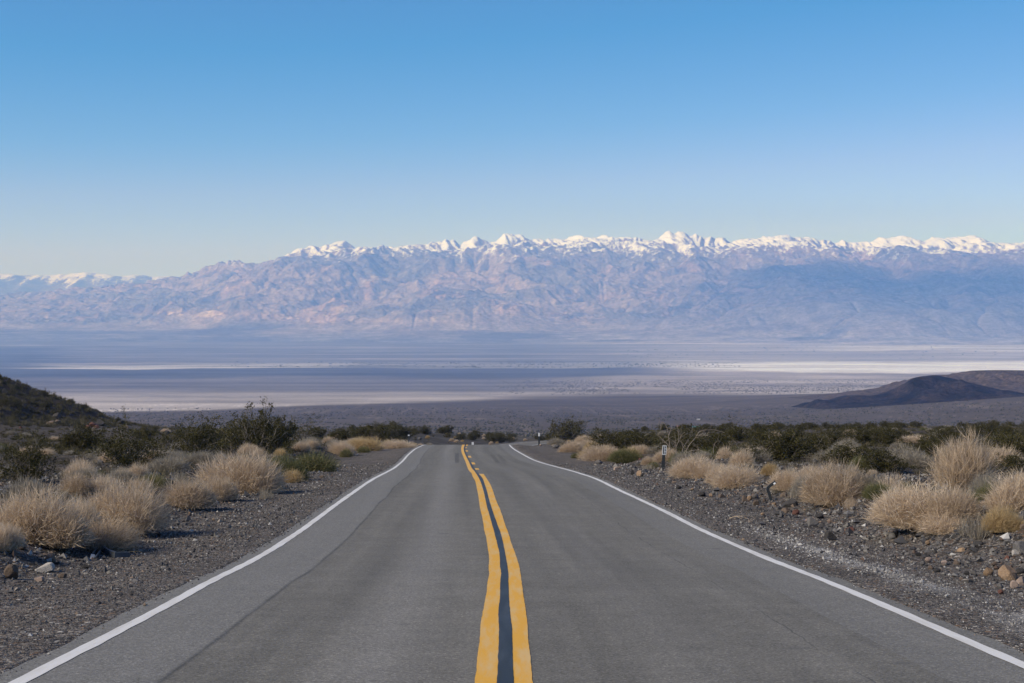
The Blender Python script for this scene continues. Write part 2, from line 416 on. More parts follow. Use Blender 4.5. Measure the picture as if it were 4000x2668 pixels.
BL = [(1738,1819),(1742.6,1814),(1751,1811.5),(1763,1813),(1776.6,1818),(1802,1831),(1831,1845),(1841,1854),(1853,1862),(1870,1872),(1887,1879.6),(1921,1890),(1950,1896.5),
      (1984,1904),(2018,1914),(2052,1923.7),(2086,1933),(2120,1941.6),(2163,1951.8),(2217,1955),(2245,1959),(2272,1955),(2334,1955),(2373,1949),(2469,1950.6),(2603,1946.4),(2668,1944),(2760,1942)]
BR = [(1738,1823.5),(1742.6,1818),(1751,1816),(1763,1817.7),(1776.6,1823.5),(1802,1836),(1831,1853),(1841,1859),(1853,1871),(1870,1885),(1887,1891),(1921,1902),(1950,1909),
      (1984,1919.4),(2018,1930.5),(2052,1943),(2086,1955),(2120,1963.7),(2163,1972),(2217,1981),(2245,1983.7),(2272,1984),(2334,1986),(2373,1988),(2469,1998),(2603,2001),(2668,2003.7),(2760,2007)]
YR = [(1851,1888),(1879,1907),(1896,1917),(1921,1926.5),(1967,1942.7),(1984,1951),(2018,1963),(2052,1974),(2086,1986.7),(2120,1997),(2176,2017),(2217,2029),(2313,2043),(2424,2058),
      (2603,2074),(2668,2082),(2760,2095)]
def road_curve(pts):
    pts = sorted(pts)
    rr = np.array([p[0] for p in pts]); xx = np.array([p[1] for p in pts])
    d = np.array([row_to_d(r) for r in rr]); X = (xx-2000)/F*d
    o = np.argsort(d); return d[o], X[o]
def road_fn(pts):
    d, X = road_curve(pts)
    k = np.concatenate([[True], np.diff(d) > 1e-3]); d, X = d[k], X[k]
    p = pchip(d, X)
    off0 = X[0]-XR(d[0]); off1 = X[-1]-XR(d[-1])
    return lambda q: np.where(q < d[0], XR(q)+off0, np.where(q > d[-1], XR(q)+off1, p(q)))
fYL, fBL, fBR, fYR = map(road_fn, (YL, BL, BR, YR))
dc = np.concatenate([np.linspace(-40, 6, 24), np.geomspace(6.5, 400, 900)])
jj = lambda k: 0.004*perlin(dc/0.25, dc*0+k, 12) + 0.004*perlin(dc/1.1, dc*0+k, 13)
o = strip('centre_stripe', dc, fYL(dc)+jj(1), fBL(dc)+jj(2), .004, M_YEL, road); o['label'] = 'unbroken yellow stripe left of the black strip'
o = strip('black_strip', dc, fBL(dc)+jj(2)-.004, fBR(dc)+jj(3)+.004, .007, M_TAR, road); o['label'] = 'black strip between the two yellow centre stripes'
d_end = row_to_d(1851.5)
dy = dc[dc < d_end]; dy = np.append(dy, d_end)
jy = lambda k: 0.004*perlin(dy/0.25, dy*0+k, 12) + 0.004*perlin(dy/1.1, dy*0+k, 13)
o = strip('centre_stripe', dy, fBR(dy)+jy(3), fYR(dy)+jy(4), .004, M_YEL, road); o['label'] = 'yellow stripe right of the black strip that ends where dashes begin'
for (x0, x1, y0, y1) in [(905,993,762,795),(825,900,627,672),(745,815,477,517),(695,752,350,378),(690,728,282,298),(706,746,236,247)]:
    ra, rb = 1700+y0/5.8725, 1700+y1/5.8725
    da, db = row_to_d(rb), row_to_d(ra)
    xa, xb = 1700+x0/5.8725, 1700+x1/5.8725
    dd = np.linspace(da, db, 6); dm = (da+db)/2
    strip('centre_dash', dd, fBR(dd)+.02, fBR(dd)+.02+(xb-xa)/F*dm, .006, M_YEL, road)
M_SKID = plain('rubber marks', (.085, .085, .085), .8, .3, 3)
for (xa, xb, ra, rb, n) in [(1914, 1938, 1776, 1808, 4), (1938, 1968, 1774, 1808, 4), (1778, 1778, 1770, 1808, 4)]:
    V = []; Q = []
    for k in range(n):
        off = k*4.0
        for r in np.linspace(ra, rb, 9):
            d = row_to_d(r); f = (r-ra)/(rb-ra); x = xa+(xb-xa)*f + off
            for e in (0, 1.3):
                V.append(((x+e-2000)/F*d, d, float(ZT(d))+.006))
        b0 = k*18
        Q += [(b0+2*i, b0+2*i+1, b0+2*i+3, b0+2*i+2) for i in range(8)]
    link('skid_mark', mesh_np('skid_mark', V, quads=Q), M_SKID, road)
# ------------------------------------------------------------------ mountains
CREST = pchip([-9000,-1500,-500,0,300,500,625,651,740,774,829,880,910,940,1000,1060,1111,1191,1221,1238,1255,1336,1366,1396,1425,1447,1498,1574,1604,1655,1680,1723,1757,1795,1829,
  1859,1885,1927,1944,1983,2000,2064,2128,2187,2272,2315,2361,2383,2425,2502,2532,2583,2614,2634,2663,2697,2714,2740,2808,2855,2885,2936,3000,3055,3077,3102,3128,
  3162,3183,3225,3264,3293,3332,3383,3434,3464,3493,3527,3553,3600,3672,3706,3744,3791,3829,3863,3906,3940,4000,4150,4400,5000,9000],
 [1190,1180,1165,1150,1126,1106,1095,1084,1083,1072,1068,1052,1058,1048,1043,1036,1009,968,966,960,966,948,960,981,972,978,970,968,960,961,945,949,936,951,941,
  926,939,947,934,916,919,932,938,936,929,930,915,930,930,936,949,924,899,908,907,924,920,929,928,947,941,934,928,923,932,929,932,
  924,930,941,953,945,950,945,931,938,928,924,932,945,927,933,928,925,939,956,951,960,954,940,955,945,1000])
FRONT = pchip([-9000,2300,2500,2600,2700,2748,2850,2930,3000,3128,3238,3340,3455,3523,3566,3672,3787,3872,3936,4000,4200,4600,5500,9000],
 [1400,1330,1215,1165,1115,1092,1078,1062,1046,1040,1024,1030,1026,992,993,998,995,998,983,973,950,935,960,1000])
DX = 42.0
gx = np.arange(-17200, 17200, DX); gy = np.arange(17400, 37500, DX)
GX, GY = np.meshgrid(gx, gy)
YR0 = 30000 + 1300*perlin(GX/5200, GX*0+.3, 101) + 500*perlin(GX/1900, GX*0+.7, 102)
tX = GX/YR0
crest = (HOR-CREST(2000+F*tX))/F*YR0
k_ = np.exp(-(np.arange(-70, 71)*DX/1100)**2); k_ /= k_.sum()
c1 = (HOR-CREST(2000+F*gx/30000))/F*30000; soft = np.convolve(np.pad(c1, 70, mode='edge'), k_, 'valid')     # the broad swell of the range; single peaks stay near the crest
body = np.broadcast_to(soft[None], GX.shape) - 40
foot = 20300 + 900*sstep(-0.05, -0.3, tX) - 1500*sstep(0.05, 0.3, tX) + 500*perlin(GX/2600, GX*0+2.2, 103) + 1100*perlin(GX/5200, GX*0+6.2, 106)
v = (GY-foot)/(YR0-foot)
vb = 0.19 + 0.16*sstep(-0.05, -0.34, tX) - 0.08*sstep(0.1, 0.3, tX) + .05*perlin(GX/2300, GX*0+4.4, 104)
gb = 0.08 + 0.08*sstep(-0.08, -0.34, tX)
vv = np.clip(v, -1, 1)
g = np.where(vv < vb, gb*(np.clip(vv, 0, 1)/vb)**1.35, gb + (1-gb)*(np.clip((vv-vb)/(1-vb), 0, 1))**0.95)
pk = np.exp(-((v-1)/.065)**2)
ZM = -577 + (body+577)*g + (crest-body)*pk
ZM = np.where(v > 1, body - (v-1)*3200 + (crest-body)*pk, ZM)
ZM = np.where(v < 0, -577 + v*60, ZM)
mtn = (1-.7*sstep(-.20, -.27, tX))*sstep(0.0, 0.15, v-vb)*(1-sstep(0.93, 0.995, v))
wx = GX + 700*fbm(GX/2500, GY/2500, 2, 113); wy = GY + 700*fbm(GX/2500, GY/2500, 2, 114)
ZM = ZM + mtn*(430*fbm(wx/3300, wy/2600, 3, 111) + 230*ridged(wx/1500, wy/1500, 3, 115)-80) + 7*perlin(GX/170, GY/170, 118)*sstep(0, .1, v-vb)
yfc = 25600 + 700*perlin(GX/3000, GX*0+5.1, 121)
fz = (HOR-FRONT(2000+F*GX/yfc))/F*yfc
ff = 20600 - 1500*sstep(2000, 6000, GX) + 300*perlin(GX/1500, GX*0+8, 122)
w = (GY-ff)/(yfc-ff)
zf = -577 + (fz+577)*np.where(w < 0.16, 0.06*np.clip(w, 0, 1)/0.16, 0.06+0.94*np.clip((w-0.16)/0.84, 0, 1)**0.85)
zf = np.where(w > 1, fz - (GY-yfc)*0.22, zf)
zf = zf + sstep(.15, .3, w)*(1-sstep(.88, .98, w))*(240*fbm(wx/2000, wy/1700, 3, 125) + 80*ridged(wx/1200, wy/1200, 3, 127)-30)
zf = np.where(w < 0, -9999, zf)
isf = zf > ZM
ZM = np.maximum(ZM, zf)
KF = np.where(isf, sstep(.12, .25, w)*(1-sstep(.96, .995, w)), sstep(-0.03, 0.10, v-vb)*(1-sstep(0.97, .998, v)))
KF = np.clip(KF, 0, 1)*np.clip(.75 + 1.5*fbm(GX/1700, GY/1700, 3, 128), .12, 1.6)
def erode(Z, KF, steps, kdt):
    ny, nx = Z.shape; N = ny*nx
    idx = np.arange(N).reshape(ny, nx)
    offs = [(-1,-1),(-1,0),(-1,1),(0,-1),(0,1),(1,-1),(1,0),(1,1)]
    for it in range(steps):
        for _ in range(14):     # fill small pits
            P = np.pad(Z, 1, mode='edge')
            mn = np.min([P[1+a:1+a+ny, 1+b:1+b+nx] for a, b in offs], 0)
            pit = Z <= mn; pit[0] = pit[-1] = False; pit[:, 0] = pit[:, -1] = False
            Z = np.where(pit, mn+0.4, Z)
        best = np.zeros((ny, nx)); rec = idx.copy(); dist = np.ones((ny, nx))*DX
        P = np.pad(Z, 1, mode='constant', constant_values=1e9)
        for a, b in offs:
            L = DX*math.hypot(a, b)
            sl = (Z - P[1+a:1+a+ny, 1+b:1+b+nx])/L
            k = sl > best
            best = np.where(k, sl, best); rec = np.where(k, idx + a*nx + b, rec); dist = np.where(k, L, dist)
        order = np.argsort(Z.ravel(), kind='stable')
        rl = rec.ravel().tolist(); ol = order.tolist()
        A = [DX*DX]*N
        for i in reversed(ol):
            r = rl[i]
            if r != i: A[r] += A[i]
        A = np.array(A).reshape(ny, nx)
        Fc = (kdt*KF*np.sqrt(A)/dist).ravel().tolist()
        z = Z.ravel().tolist()
        for i in ol:
            r = rl[i]
            if r != i:
                f = Fc[i]; z[i] = (z[i] + f*z[r])/(1+f)
        Z = np.array(z).reshape(ny, nx)
        P = np.pad(Z, 1, mode='edge')
        lap = P[:-2,1:-1]+P[2:,1:-1]+P[1:-1,:-2]+P[1:-1,2:]-4*Z
        Z = Z + 0.025*np.minimum(KF, 1)*lap
    return Z
ZM = erode(ZM, KF, 13, 0.017)
def up2(A):
    ny, nx = A.shape
    B = np.empty((2*ny-1, 2*nx-1)); B[::2, ::2] = A
    B[1::2, ::2] = .5*(A[:-1]+A[1:]); B[:, 1::2] = .5*(B[:, :-2:2]+B[:, 2::2]); return B
UX, UY, UZ, UK, UV_, UB = map(up2, (GX, GY, ZM, KF, v, vb))
rough = sstep(0.0, 0.10, UV_-UB)
crs = 1 - .5*np.exp(-((UV_-1)/.16)**2)      # fewer round knobs along the crest, more spurs running down from it
spx = UX + 260*perlin(UX/900, UY/900, 137) + .35*(UY-30000)
UZ = UZ + np.exp(-((UV_-.95)/.13)**2)*rough*(75*(ridged(spx/430, UY/2100, 2, 138)-.5) + 42*(ridged(spx/170, UY/1000, 2, 139)-.5))
UZ = UZ + rough*crs*(62*ridged(UX/520+UY/900, UY/520, 4, 131)-17 + 34*ridged(UX/150, UY/150, 3, 136)-12) + (1-rough)*sstep(-577, -520, UZ)*4*fbm(UX/500, UY/1500, 3, 133)
me = mesh_np('mountain_range', np.stack([UX, UY, UZ], -1).reshape(-1, 3), quads=grid_quads(*UX.shape), smooth=True)
mu = 2000+F*UX/UY; mw = HOR-F*UZ/UY
nA = fbm(UX/2600, UY/2600, 5, 141); nB = fbm(UX/900, UY/900, 5, 145); nC = fbm(UX/380, UY/380, 4, 149)
mc = np.zeros(UX.shape+(3,)) + C(.265, .218, .208)
mc = lerp(mc, C(.17, .155, .155), sstep(-.12, .22, nA+.5*nB))
mc = lerp(mc, C(.315, .235, .212), sstep(.10, .34, nB - .4*nA))
mc = lerp(mc, C(.105, .095, .10), sstep(.16, .34, nC + .5*nB)*.8)
band = sstep(.0, .10, .5*nB+nC*.8 + .16*np.exp(-((mu-930)/260)**2) + .22*np.exp(-((mu-1640)/170)**2) - .26)
loc = np.exp(-((mw-1228-(mu-900)*.035)/15)**2)*sstep(350, 600, mu)*(1-sstep(1250, 1400, mu)) + np.exp(-((mw-1258)/13)**2)*sstep(1350, 1500, mu)*(1-sstep(1900, 2050, mu))
mc = lerp(mc, C(.66, .53, .40), np.clip(band*loc*1.4, 0, 1))
mc = lerp(mc, C(.34, .235, .19), np.clip(loc, 0, 1)*.35)
lowf = sstep(-420, -570, UZ + 60*fbm(UX/1800, UY/700, 3, 155))
fanc = lerp(np.zeros(UX.shape+(3,)) + C(.25, .215, .21), lerp(np.zeros(UX.shape+(3,)) + C(.15, .145, .155), C(.30, .27, .265), sstep(-.02, .12, UX/UY)), lowf)
fanc = fanc*(1 + .55*fbm(UX/2200, UY/420, 4, 156) + .35*ridged(UX/900+UY/2600, UY/3000, 3, 157)-.15)[..., None]
mc = lerp(mc, fanc, (1-rough)*.95)
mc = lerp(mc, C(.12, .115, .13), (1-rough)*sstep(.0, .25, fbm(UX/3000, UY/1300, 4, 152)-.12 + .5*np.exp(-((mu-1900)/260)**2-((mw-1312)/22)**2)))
vcol(me, 'tone', np.clip(mc*1.15, .02, .8).reshape(-1, 3))
def mountain_material(name, s0, s1):
    m, nt, b = new_mat(name); q = NB(nt); geo = q.n('NewGeometry'); P = geo.outputs['Position']
    tone = q.attr('tone').outputs['Color']
    sp = q.n('SeparateXYZ'); q.lk(P, sp.inputs[0]); sn = q.n('SeparateXYZ'); q.lk(geo.outputs['Normal'], sn.inputs[0])
    n1 = q.noise(P, .0045, 6, .65); n2 = q.noise(P, .016, 6, .75)
    base = q.mix(1.0, tone, q.ramp(n2, [(.3, .42), (.7, 1.58)]), 'MULTIPLY')
    base = q.mix(1.0, base, q.ramp(n1, [(.35, .70), (.65, 1.30)]), 'MULTIPLY')
    h = q.math('ADD', sp.outputs[2], q.math('MULTIPLY', q.math('SUBTRACT', n1, .5), 650))
    h = q.math('ADD', h, q.math('MULTIPLY', q.math('SUBTRACT', n2, .5), 560))
    n3 = q.noise(P, .05, 4, .7)
    h = q.math('ADD', h, q.math('MULTIPLY', q.math('SUBTRACT', n3, .5), 700))
    nf = q.noise(q.scalev(P, (.013, .0026, .0026)), 1.0, 5, .65)
    h = q.math('ADD', h, q.math('MULTIPLY', q.math('SUBTRACT', nf, .5), 800))
    h = q.math('ADD', h, q.math('MULTIPLY', sn.outputs[2], 500))
    h = q.math('ADD', h, q.math('MULTIPLY', sn.outputs[0], -520))  # snow favours sun-facing sides, painting lit and shaded contrast into the ridges
    sm = q.math('DIVIDE', q.math('SUBTRACT', h, s0), s1-s0, True)
    q.lk(q.mix(sm, base, (.85, .89, .95)), b.inputs['Base Color'])
    q.bump(q.math('ADD', n1, n2), .8, 30.0, b)
    b.inputs['Specular IOR Level'].default_value = .05
    return m
o = link('mountain_range', me, mountain_material('banded rock with snow', 1480, 1700))
tag(o, kind='structure', label='long bare mountain range across the valley with snow on its crest', cat='mountains')

# the farther snowy ridge, seen past the left end of the range
fx = np.arange(-26000, 1500, 90.0); fy = np.arange(36500, 43500, 90.0)
FX, FY = np.meshgrid(fx, fy)
FC = pchip([-9000,-800,0,100,180,260,330,400,470,540,600,760,2600,3000], [1085,1080,1069,1073,1077,1072,1062,1069,1077,1074,1078,1083,1120,1150])
yc = 40500 + 800*perlin(FX/3500, FX*0+1, 161)
cz = (HOR-FC(2000+F*FX/yc))/F*yc
u = (FY-36500)/(yc-36500)
FZ = -577+(cz+577)*np.clip(u, 0, 1)**.8
FZ = np.where(u > 1, cz-(FY-yc)*.35, FZ)
FZ = FZ + (sstep(0, .2, u)*(1-sstep(.93, 1, u)))*(230*ridged(FX/1500, FY/1500, 5, 165)-120) + 60*ridged(FX/500, FY/500, 4, 168) - 30
me = mesh_np('snowy_ridge', np.stack([FX, FY, FZ], -1).reshape(-1, 3), quads=grid_quads(*FX.shape), smooth=True)
vcol(me, 'tone', np.zeros((FX.size, 3))+C(.20, .18, .18))
o = link('snowy_ridge', me, mountain_material('far rock with snow', 1060, 1200)); tag(o, kind='structure', label='low far ridge white with snow at the left of the skyline', cat='mountains')

# ------------------------------------------------------------------ the two hills on the fan at the right
def hill(name, sil, Yc, depth_front, depth_back, rock, seed, sink=25):
    f = pchip([s[0] for s in sil], [s[1] for s in sil])
    u0, u1 = sil[0][0], sil[-1][0]
    hx = np.linspace((u0-2000)/F*Yc, (u1-2000)/F*Yc, 260); hy = np.concatenate([np.linspace(-depth_front, 0, 70), np.linspace(0, depth_back, 30)[1:]])
    HX, HV = np.meshgrid(hx, hy)
    top = (HOR-f(2000+F*HX/Yc))/F*Yc
    HY = Yc + HV + 60*perlin(HX/300, HX*0+.5, seed)*0
    gzz = ground_z(HX, HY)
    k = np.where(HV < 0, 1-np.abs(HV)/depth_front, 1-np.abs(HV)/depth_back)
    prof = np.clip(k, 0, 1)**0.85
    hh = np.maximum(top - ground_z(HX, HX*0+Yc), -6)
    nz = ridged(HX/95, (HY)/150, 5, seed)
    Z = gzz - 2 + hh*prof*(1 + (.60*(nz-.6))*sstep(0, .25, 1-k)) - sink*(1-sstep(0, .07, k))
    me = mesh_np(name, np.stack([HX, HY, Z], -1).reshape(-1, 3), quads=grid_quads(*HX.shape), smooth=True)
    m, nt, b = new_mat(name); q = NB(nt); P = q.pos()
    c = q.mix(q.ramp(q.noise(P, .016, 6, .65), [(.4, 0.), (.64, 1.)]), rock[0], rock[1])
    c = q.mix(1.0, c, q.ramp(q.noise(P, .12, 5, .7), [(.35, .4), (.65, 1.7)]), 'MULTIPLY')
    q.lk(c, b.inputs['Base Color']); q.bump(q.noise(P, .05, 6, .65), .9, 9, b); b.inputs['Specular IOR Level'].default_value = .05
    o = link(name, me, m); tag(o, kind='structure'); return o
o = hill('tan_hill', [(3060,1600),(3120,1588),(3200,1553),(3350,1526),(3500,1508),(3560,1480),(3640,1462),(3720,1459),(3800,1444),(3900,1442),(4000,1443),(4200,1430),(4600,1450),(5200,1520),(5600,1600)], 3250, 420, 520,
         ((.105, .080, .068), (.070, .056, .050)), 201)
o['label'] = 'smooth brown hill behind the dark rocky hill on the right'
o = hill('dark_hill', [(3095,1615),(3130,1596),(3150,1580),(3195,1555),(3230,1561),(3262,1553),(3300,1540),(3362,1540),(3400,1541),(3450,1533),(3500,1513),(3540,1489),(3578,1470),(3620,1464),(3650,1462),(3700,1470),(3760,1484),(3830,1500),(3925,1523),(3990,1545)], 2750, 210, 200,
         ((.013, .012, .012), (.048, .036, .032)), 211)
o['label'] = 'black rocky hill rising from the fan on the right'

# ------------------------------------------------------------------ plants
def rand_mat(name, ramp_stops, rough=.9, transl=0.25):
    """leaf or blade colour: varies from blade to blade and from plant to plant"""
    m, nt, b = new_mat(name); q = NB(nt)
    a = q.attr('rnd').outputs['Fac']; oi = q.n('ObjectInfo').outputs['Random']
    f = q.math('ADD', q.math('MULTIPLY', a, .75), q.math('MULTIPLY', oi, .25))
    c = q.ramp(f, ramp_stops)
    q.lk(c, b.inputs['Base Color']); b.inputs['Roughness'].default_value = rough; b.inputs['Specular IOR Level'].default_value = .15
    if transl:
        t = q.n('BsdfTranslucent'); q.lk(c, t.inputs[0]); mx = q.n('MixShader'); mx.inputs[0].default_value = transl
        q.lk(b.outputs[0], mx.inputs[1]); q.lk(t.outputs[0], mx.inputs[2])
        out = [n for n in nt.nodes if n.type == 'OUTPUT_MATERIAL'][0]; q.lk(mx.outputs[0], out.inputs[0])
    return m
M_STRAW = rand_mat('dry straw', [(0, (.15, .115, .08)), (.14, (.36, .275, .19)), (.40, (.59, .465, .335)), (.7, (.70, .57, .43)), (1, (.79, .68, .54))], transl=.4)
M_STRAWY = rand_mat('yellow straw', [(0, (.34, .25, .13)), (.4, (.54, .40, .22)), (1, (.66, .52, .31))], transl=.35)
M_GREYG = rand_mat('grey brush', [(0, (.19, .165, .13)), (.5, (.33, .29, .235)), (1, (.46, .42, .35))], transl=.3)
M_GREEN = rand_mat('olive grass', [(0, (.06, .075, .03)), (.5, (.13, .14, .06)), (.8, (.27, .23, .12)), (1, (.38, .31, .18))])
M_LEAF = rand_mat('dark olive leaves', [(0, (.032, .030, .010)), (.5, (.060, .054, .018)), (.85, (.092, .082, .030)), (1, (.15, .125, .055))], .6)
M_STEM = rand_mat('grey brown stems', [(0, (.10, .088, .075)), (.6, (.20, .175, .155)), (1, (.32, .29, .26))], transl=0)
M_BONE = rand_mat('bleached wood', [(0, (.19, .155, .13)), (1, (.33, .28, .24))], transl=0)

M_BRUSH = rand_mat('dry brush', [(0, (.045, .042, .022)), (.4, (.090, .080, .052)), (.7, (.17, .145, .105)), (1, (.36, .30, .22))])
M_OLIVE = rand_mat('olive scrub', [(0, (.040, .037, .016)), (.45, (.085, .075, .036)), (.75, (.16, .135, .085)), (1, (.32, .27, .19))])
M_HILLB = rand_mat('hillside brush', [(0, (.040, .038, .018)), (.5, (.085, .078, .045)), (.85, (.15, .13, .09)), (1, (.22, .19, .14))])
def strands(P0, P1, P2, w0, w1, r):
    """curved flat blades from three points each; returns verts, quads, tris, rnd"""
    n = len(P0)
    side = np.cross(P2-P0, r.normal(size=(n, 3)))
    side /= np.linalg.norm(side, axis=1, keepdims=True)+1e-9
    w0 = np.broadcast_to(w0, (n,))[:, None]; w1 = np.broadcast_to(w1, (n,))[:, None]
    V = np.stack([P0-side*w0, P0+side*w0, P1-side*(w0*.6+w1*.4), P1+side*(w0*.6+w1*.4), P2], 1)
    b = np.arange(n)[:, None]*5
    Q = b + np.array([[0, 1, 3, 2]]); T = b + np.array([[2, 3, 4]])
    return V.reshape(-1, 3), Q, T, np.repeat(r.random(n), 5)
def tuft_mesh(name, seed, n=2300, H=.5, spread=1.0, upright=0.0, width=.0052, lean=(0, 0), twig=.5, lobes=3, shell=2.4):
    r = np.random.default_rng(seed)
    lob = np.concatenate([[[0, 0, 1.0]], np.column_stack([r.uniform(-.20, .20, lobes), r.uniform(-.20, .20, lobes), r.uniform(.55, .85, lobes)])])
    li = r.integers(0, len(lob), n)
    c = lob[li]; c = c*np.array([1.25, 1.25, 1.0])
    ph = r.uniform(0, 2*np.pi, n); rr = np.sqrt(r.random(n))*.13
    base = np.column_stack([c[:, 0]+np.cos(ph)*rr, c[:, 1]+np.sin(ph)*rr, np.full(n, -.02)])
    ph2 = ph + r.normal(0, .5, n)
    th = np.arccos(1 - r.random(n)**(1.0+upright*1.6))      # tilt, spread over the dome
    ln = r.uniform(.50, .90, n)*c[:, 2]
    rad = .5*spread
    tip = np.column_stack([base[:, 0]+np.sin(th)*np.cos(ph2)*(rad-.08)*ln, base[:, 1]+np.sin(th)*np.sin(ph2)*(rad-.08)*ln, (.10+np.cos(th)*.9)*H*ln])
    tip[:, 2] = np.maximum(tip[:, 2], .01)
    tip[:, 0] += lean[0]*tip[:, 2]; tip[:, 1] += lean[1]*tip[:, 2]
    mid = base*.5+tip*.5; mid[:, 2] += .16*H*np.sin(th)*ln; mid += r.normal(0, .012, (n, 3))
    tip += r.normal(0, .02, (n, 3))
    V, Q, T, a = strands(base, mid, tip, width, width*.7, r)
    k = r.random(n) < twig
    m = int(k.sum())
    d = tip[k]-mid[k]
    p0 = mid[k] + d*r.uniform(.0, .5, (m, 1)); p2 = p0 + d*r.uniform(.4, .75, (m, 1)) + r.normal(0, .055, (m, 3)); p2[:, 2] = np.maximum(p2[:, 2], .015)
    p1 = (p0+p2)/2 + r.normal(0, .01, (m, 3))
    V2, Q2, T2, a2 = strands(p0, p1, p2, width*.75, width*.5, r)
    m = int(n*shell); li2 = r.integers(0, len(lob), m); c2 = lob[li2]*np.array([1.25, 1.25, 1.0]); ph = r.uniform(0, 6.283, m)
    th = np.arccos(1 - r.random(m)**(1.0+upright*1.2)); f0 = r.uniform(.40, .86, m)*c2[:, 2]; f1 = f0 + r.uniform(.08, .20, m)
    def on(f): return np.column_stack([c2[:, 0]+np.sin(th)*np.cos(ph)*rad*f, c2[:, 1]+np.sin(th)*np.sin(ph)*rad*f, (.06+np.cos(th)*.94)*H*f])
    p0 = on(f0); p2 = on(f1) + r.normal(0, .050, (m, 3)); p2[:, 2] += .03*H
    p0[:, :2] += np.array(lean)*p0[:, 2:]; p2[:, :2] += np.array(lean)*p2[:, 2:]
    p0[:, 2] = np.maximum(p0[:, 2], .01); p2[:, 2] = np.maximum(p2[:, 2], .01)
    V3, Q3, T3, a3 = strands(p0, (p0+p2)/2 + r.normal(0, .012, (m, 3)), p2, width*.8, width*.5, r)
    V2, Q2, T2, a2 = np.concatenate([V2, V3]), np.concatenate([Q2, Q3+len(V2)]), np.concatenate([T2, T3+len(V2)]), np.concatenate([a2, a3])
    off = len(V)
    V = np.concatenate([V, V2]); Q = np.concatenate([Q, Q2+off]); T = np.concatenate([T, T2+off]); a = np.concatenate([a, a2])
    lo_, hi_ = np.percentile(V, 1, axis=0), np.percentile(V, 99.3, axis=0)
    V[:, :2] /= max(hi_[0]-lo_[0], hi_[1]-lo_[1])
    V[:, 2] /= hi_[2]
    me = mesh_np(name, V, Q, T); vflt(me, 'rnd', a); return me
def tubes(polys, radii, sides=4):
    V = []; Q = []; 
    for P, ra in zip(polys, radii):
        P = np.asarray(P, float); n = len(P); b = len(V)
        for i in range(n):
            t = P[min(i+1, n-1)]-P[max(i-1, 0)]; t /= np.linalg.norm(t)+1e-9
            a = np.cross(t, [.3, .9, .2]); a /= np.linalg.norm(a)+1e-9; c = np.cross(t, a)
            rad = ra[0]+(ra[1]-ra[0])*i/(n-1)
            for k in range(sides):
                an = 2*np.pi*k/sides; V.append(P[i]+rad*(np.cos(an)*a+np.sin(an)*c))
        for i in range(n-1):
            for k in range(sides):
                Q.append((b+i*sides+k, b+i*sides+(k+1) % sides, b+(i+1)*sides+(k+1) % sides, b+(i+1)*sides+k))
    return V, Q
def bush_meshes(name, seed, stems=16, H=1.0, W=1.2, leaves=4200, leaf=.017, tall=0, low=.25, clump=60):
    """creosote: many bare stems fanning from the root, leaves in small clumps on their outer ends"""
    r = np.random.default_rng(seed); polys = []; radii = []; anchors = []
    for s in range(stems):
        ph = 2*np.pi*(s+r.uniform(-.4, .4))/stems; th = r.uniform(.10, 1.12)
        L = H*r.uniform(.72, 1.05)*(1-.12*th)
        if s < tall: L *= 1.35; th *= .3
        dirv = np.array([np.sin(th)*np.cos(ph)*W/1.1, np.sin(th)*np.sin(ph)*W/1.1, np.cos(th)])
        p = np.array([r.normal(0, .05), r.normal(0, .05), -.03]); P = [p]
        for i in range(5):
            dirv = dirv + r.normal(0, .13, 3) + np.array([0, 0, .05]); dirv /= np.linalg.norm(dirv); p = p+dirv*L/5; P.append(p)
        polys.append(P); radii.append((.011, .003))
        for b in range(r.integers(5, 9)):
            i = r.integers(1, 5); f = r.random(); q0 = P[i]*(1-f)+P[i+1]*f if i < 5 else P[5]
            bd = dirv*.6 + r.normal(0, .55, 3); bd[2] = abs(bd[2])*.7+.1; bd /= np.linalg.norm(bd); bl = L*r.uniform(.14, .34)
            q1 = q0+bd*bl*.5+r.normal(0, .015, 3); q2 = q0+bd*bl+r.normal(0, .03, 3)
            polys.append([q0, q1, q2]); radii.append((.005, .002))
            anchors += [q1*(1-t)+q2*t for t in r.random(2)] + [q2]
        anchors += [P[4]*(1-t)+P[5]*t for t in r.random(3)]+[P[5]]
    V, Q = tubes(polys, radii, 4)
    V = np.array(V); SW, SH = max(np.ptp(V[:, 0]), np.ptp(V[:, 1])), V[:, 2].max(); sc_ = np.array([1/SW, 1/SW, 1/SH])*np.array([1.3, 1.3, 1.0])
    ms = mesh_np(name+' stems', V*sc_, Q); vflt(ms, 'rnd', np.repeat(r.random(len(V)//4), 4)[:len(V)])
    A = np.array([a for a in anchors if a[2] > low*H*r.uniform(.3, 1.2)])
    A = A[r.permutation(len(A))]
    w = r.gamma(1.8, 1, len(A)); pick = r.choice(len(A), leaves, p=w/w.sum())
    ce = A[pick]+r.normal(0, .045, (leaves, 3))*np.array([1, 1, .9])
    u = r.normal(size=(leaves, 3)); u /= np.linalg.norm(u, axis=1, keepdims=True)
    vv = np.cross(u, r.normal(size=(leaves, 3))); vv /= np.linalg.norm(vv, axis=1, keepdims=True)
    sz = leaf*r.uniform(.6, 1.3, (leaves, 1))
    VL = np.stack([ce-u*sz, ce+vv*sz*.55, ce+u*sz, ce-vv*sz*.55], 1).reshape(-1, 3)
    ml = mesh_np(name+' leaves', VL*sc_, np.arange(leaves*4).reshape(-1, 4)); vflt(ml, 'rnd', np.repeat(r.random(leaves)*.7+.3*r.random(len(A))[pick], 4))
    ms.materials.append(M_STEM); ml.materials.append(M_LEAF)
    return ms, ml
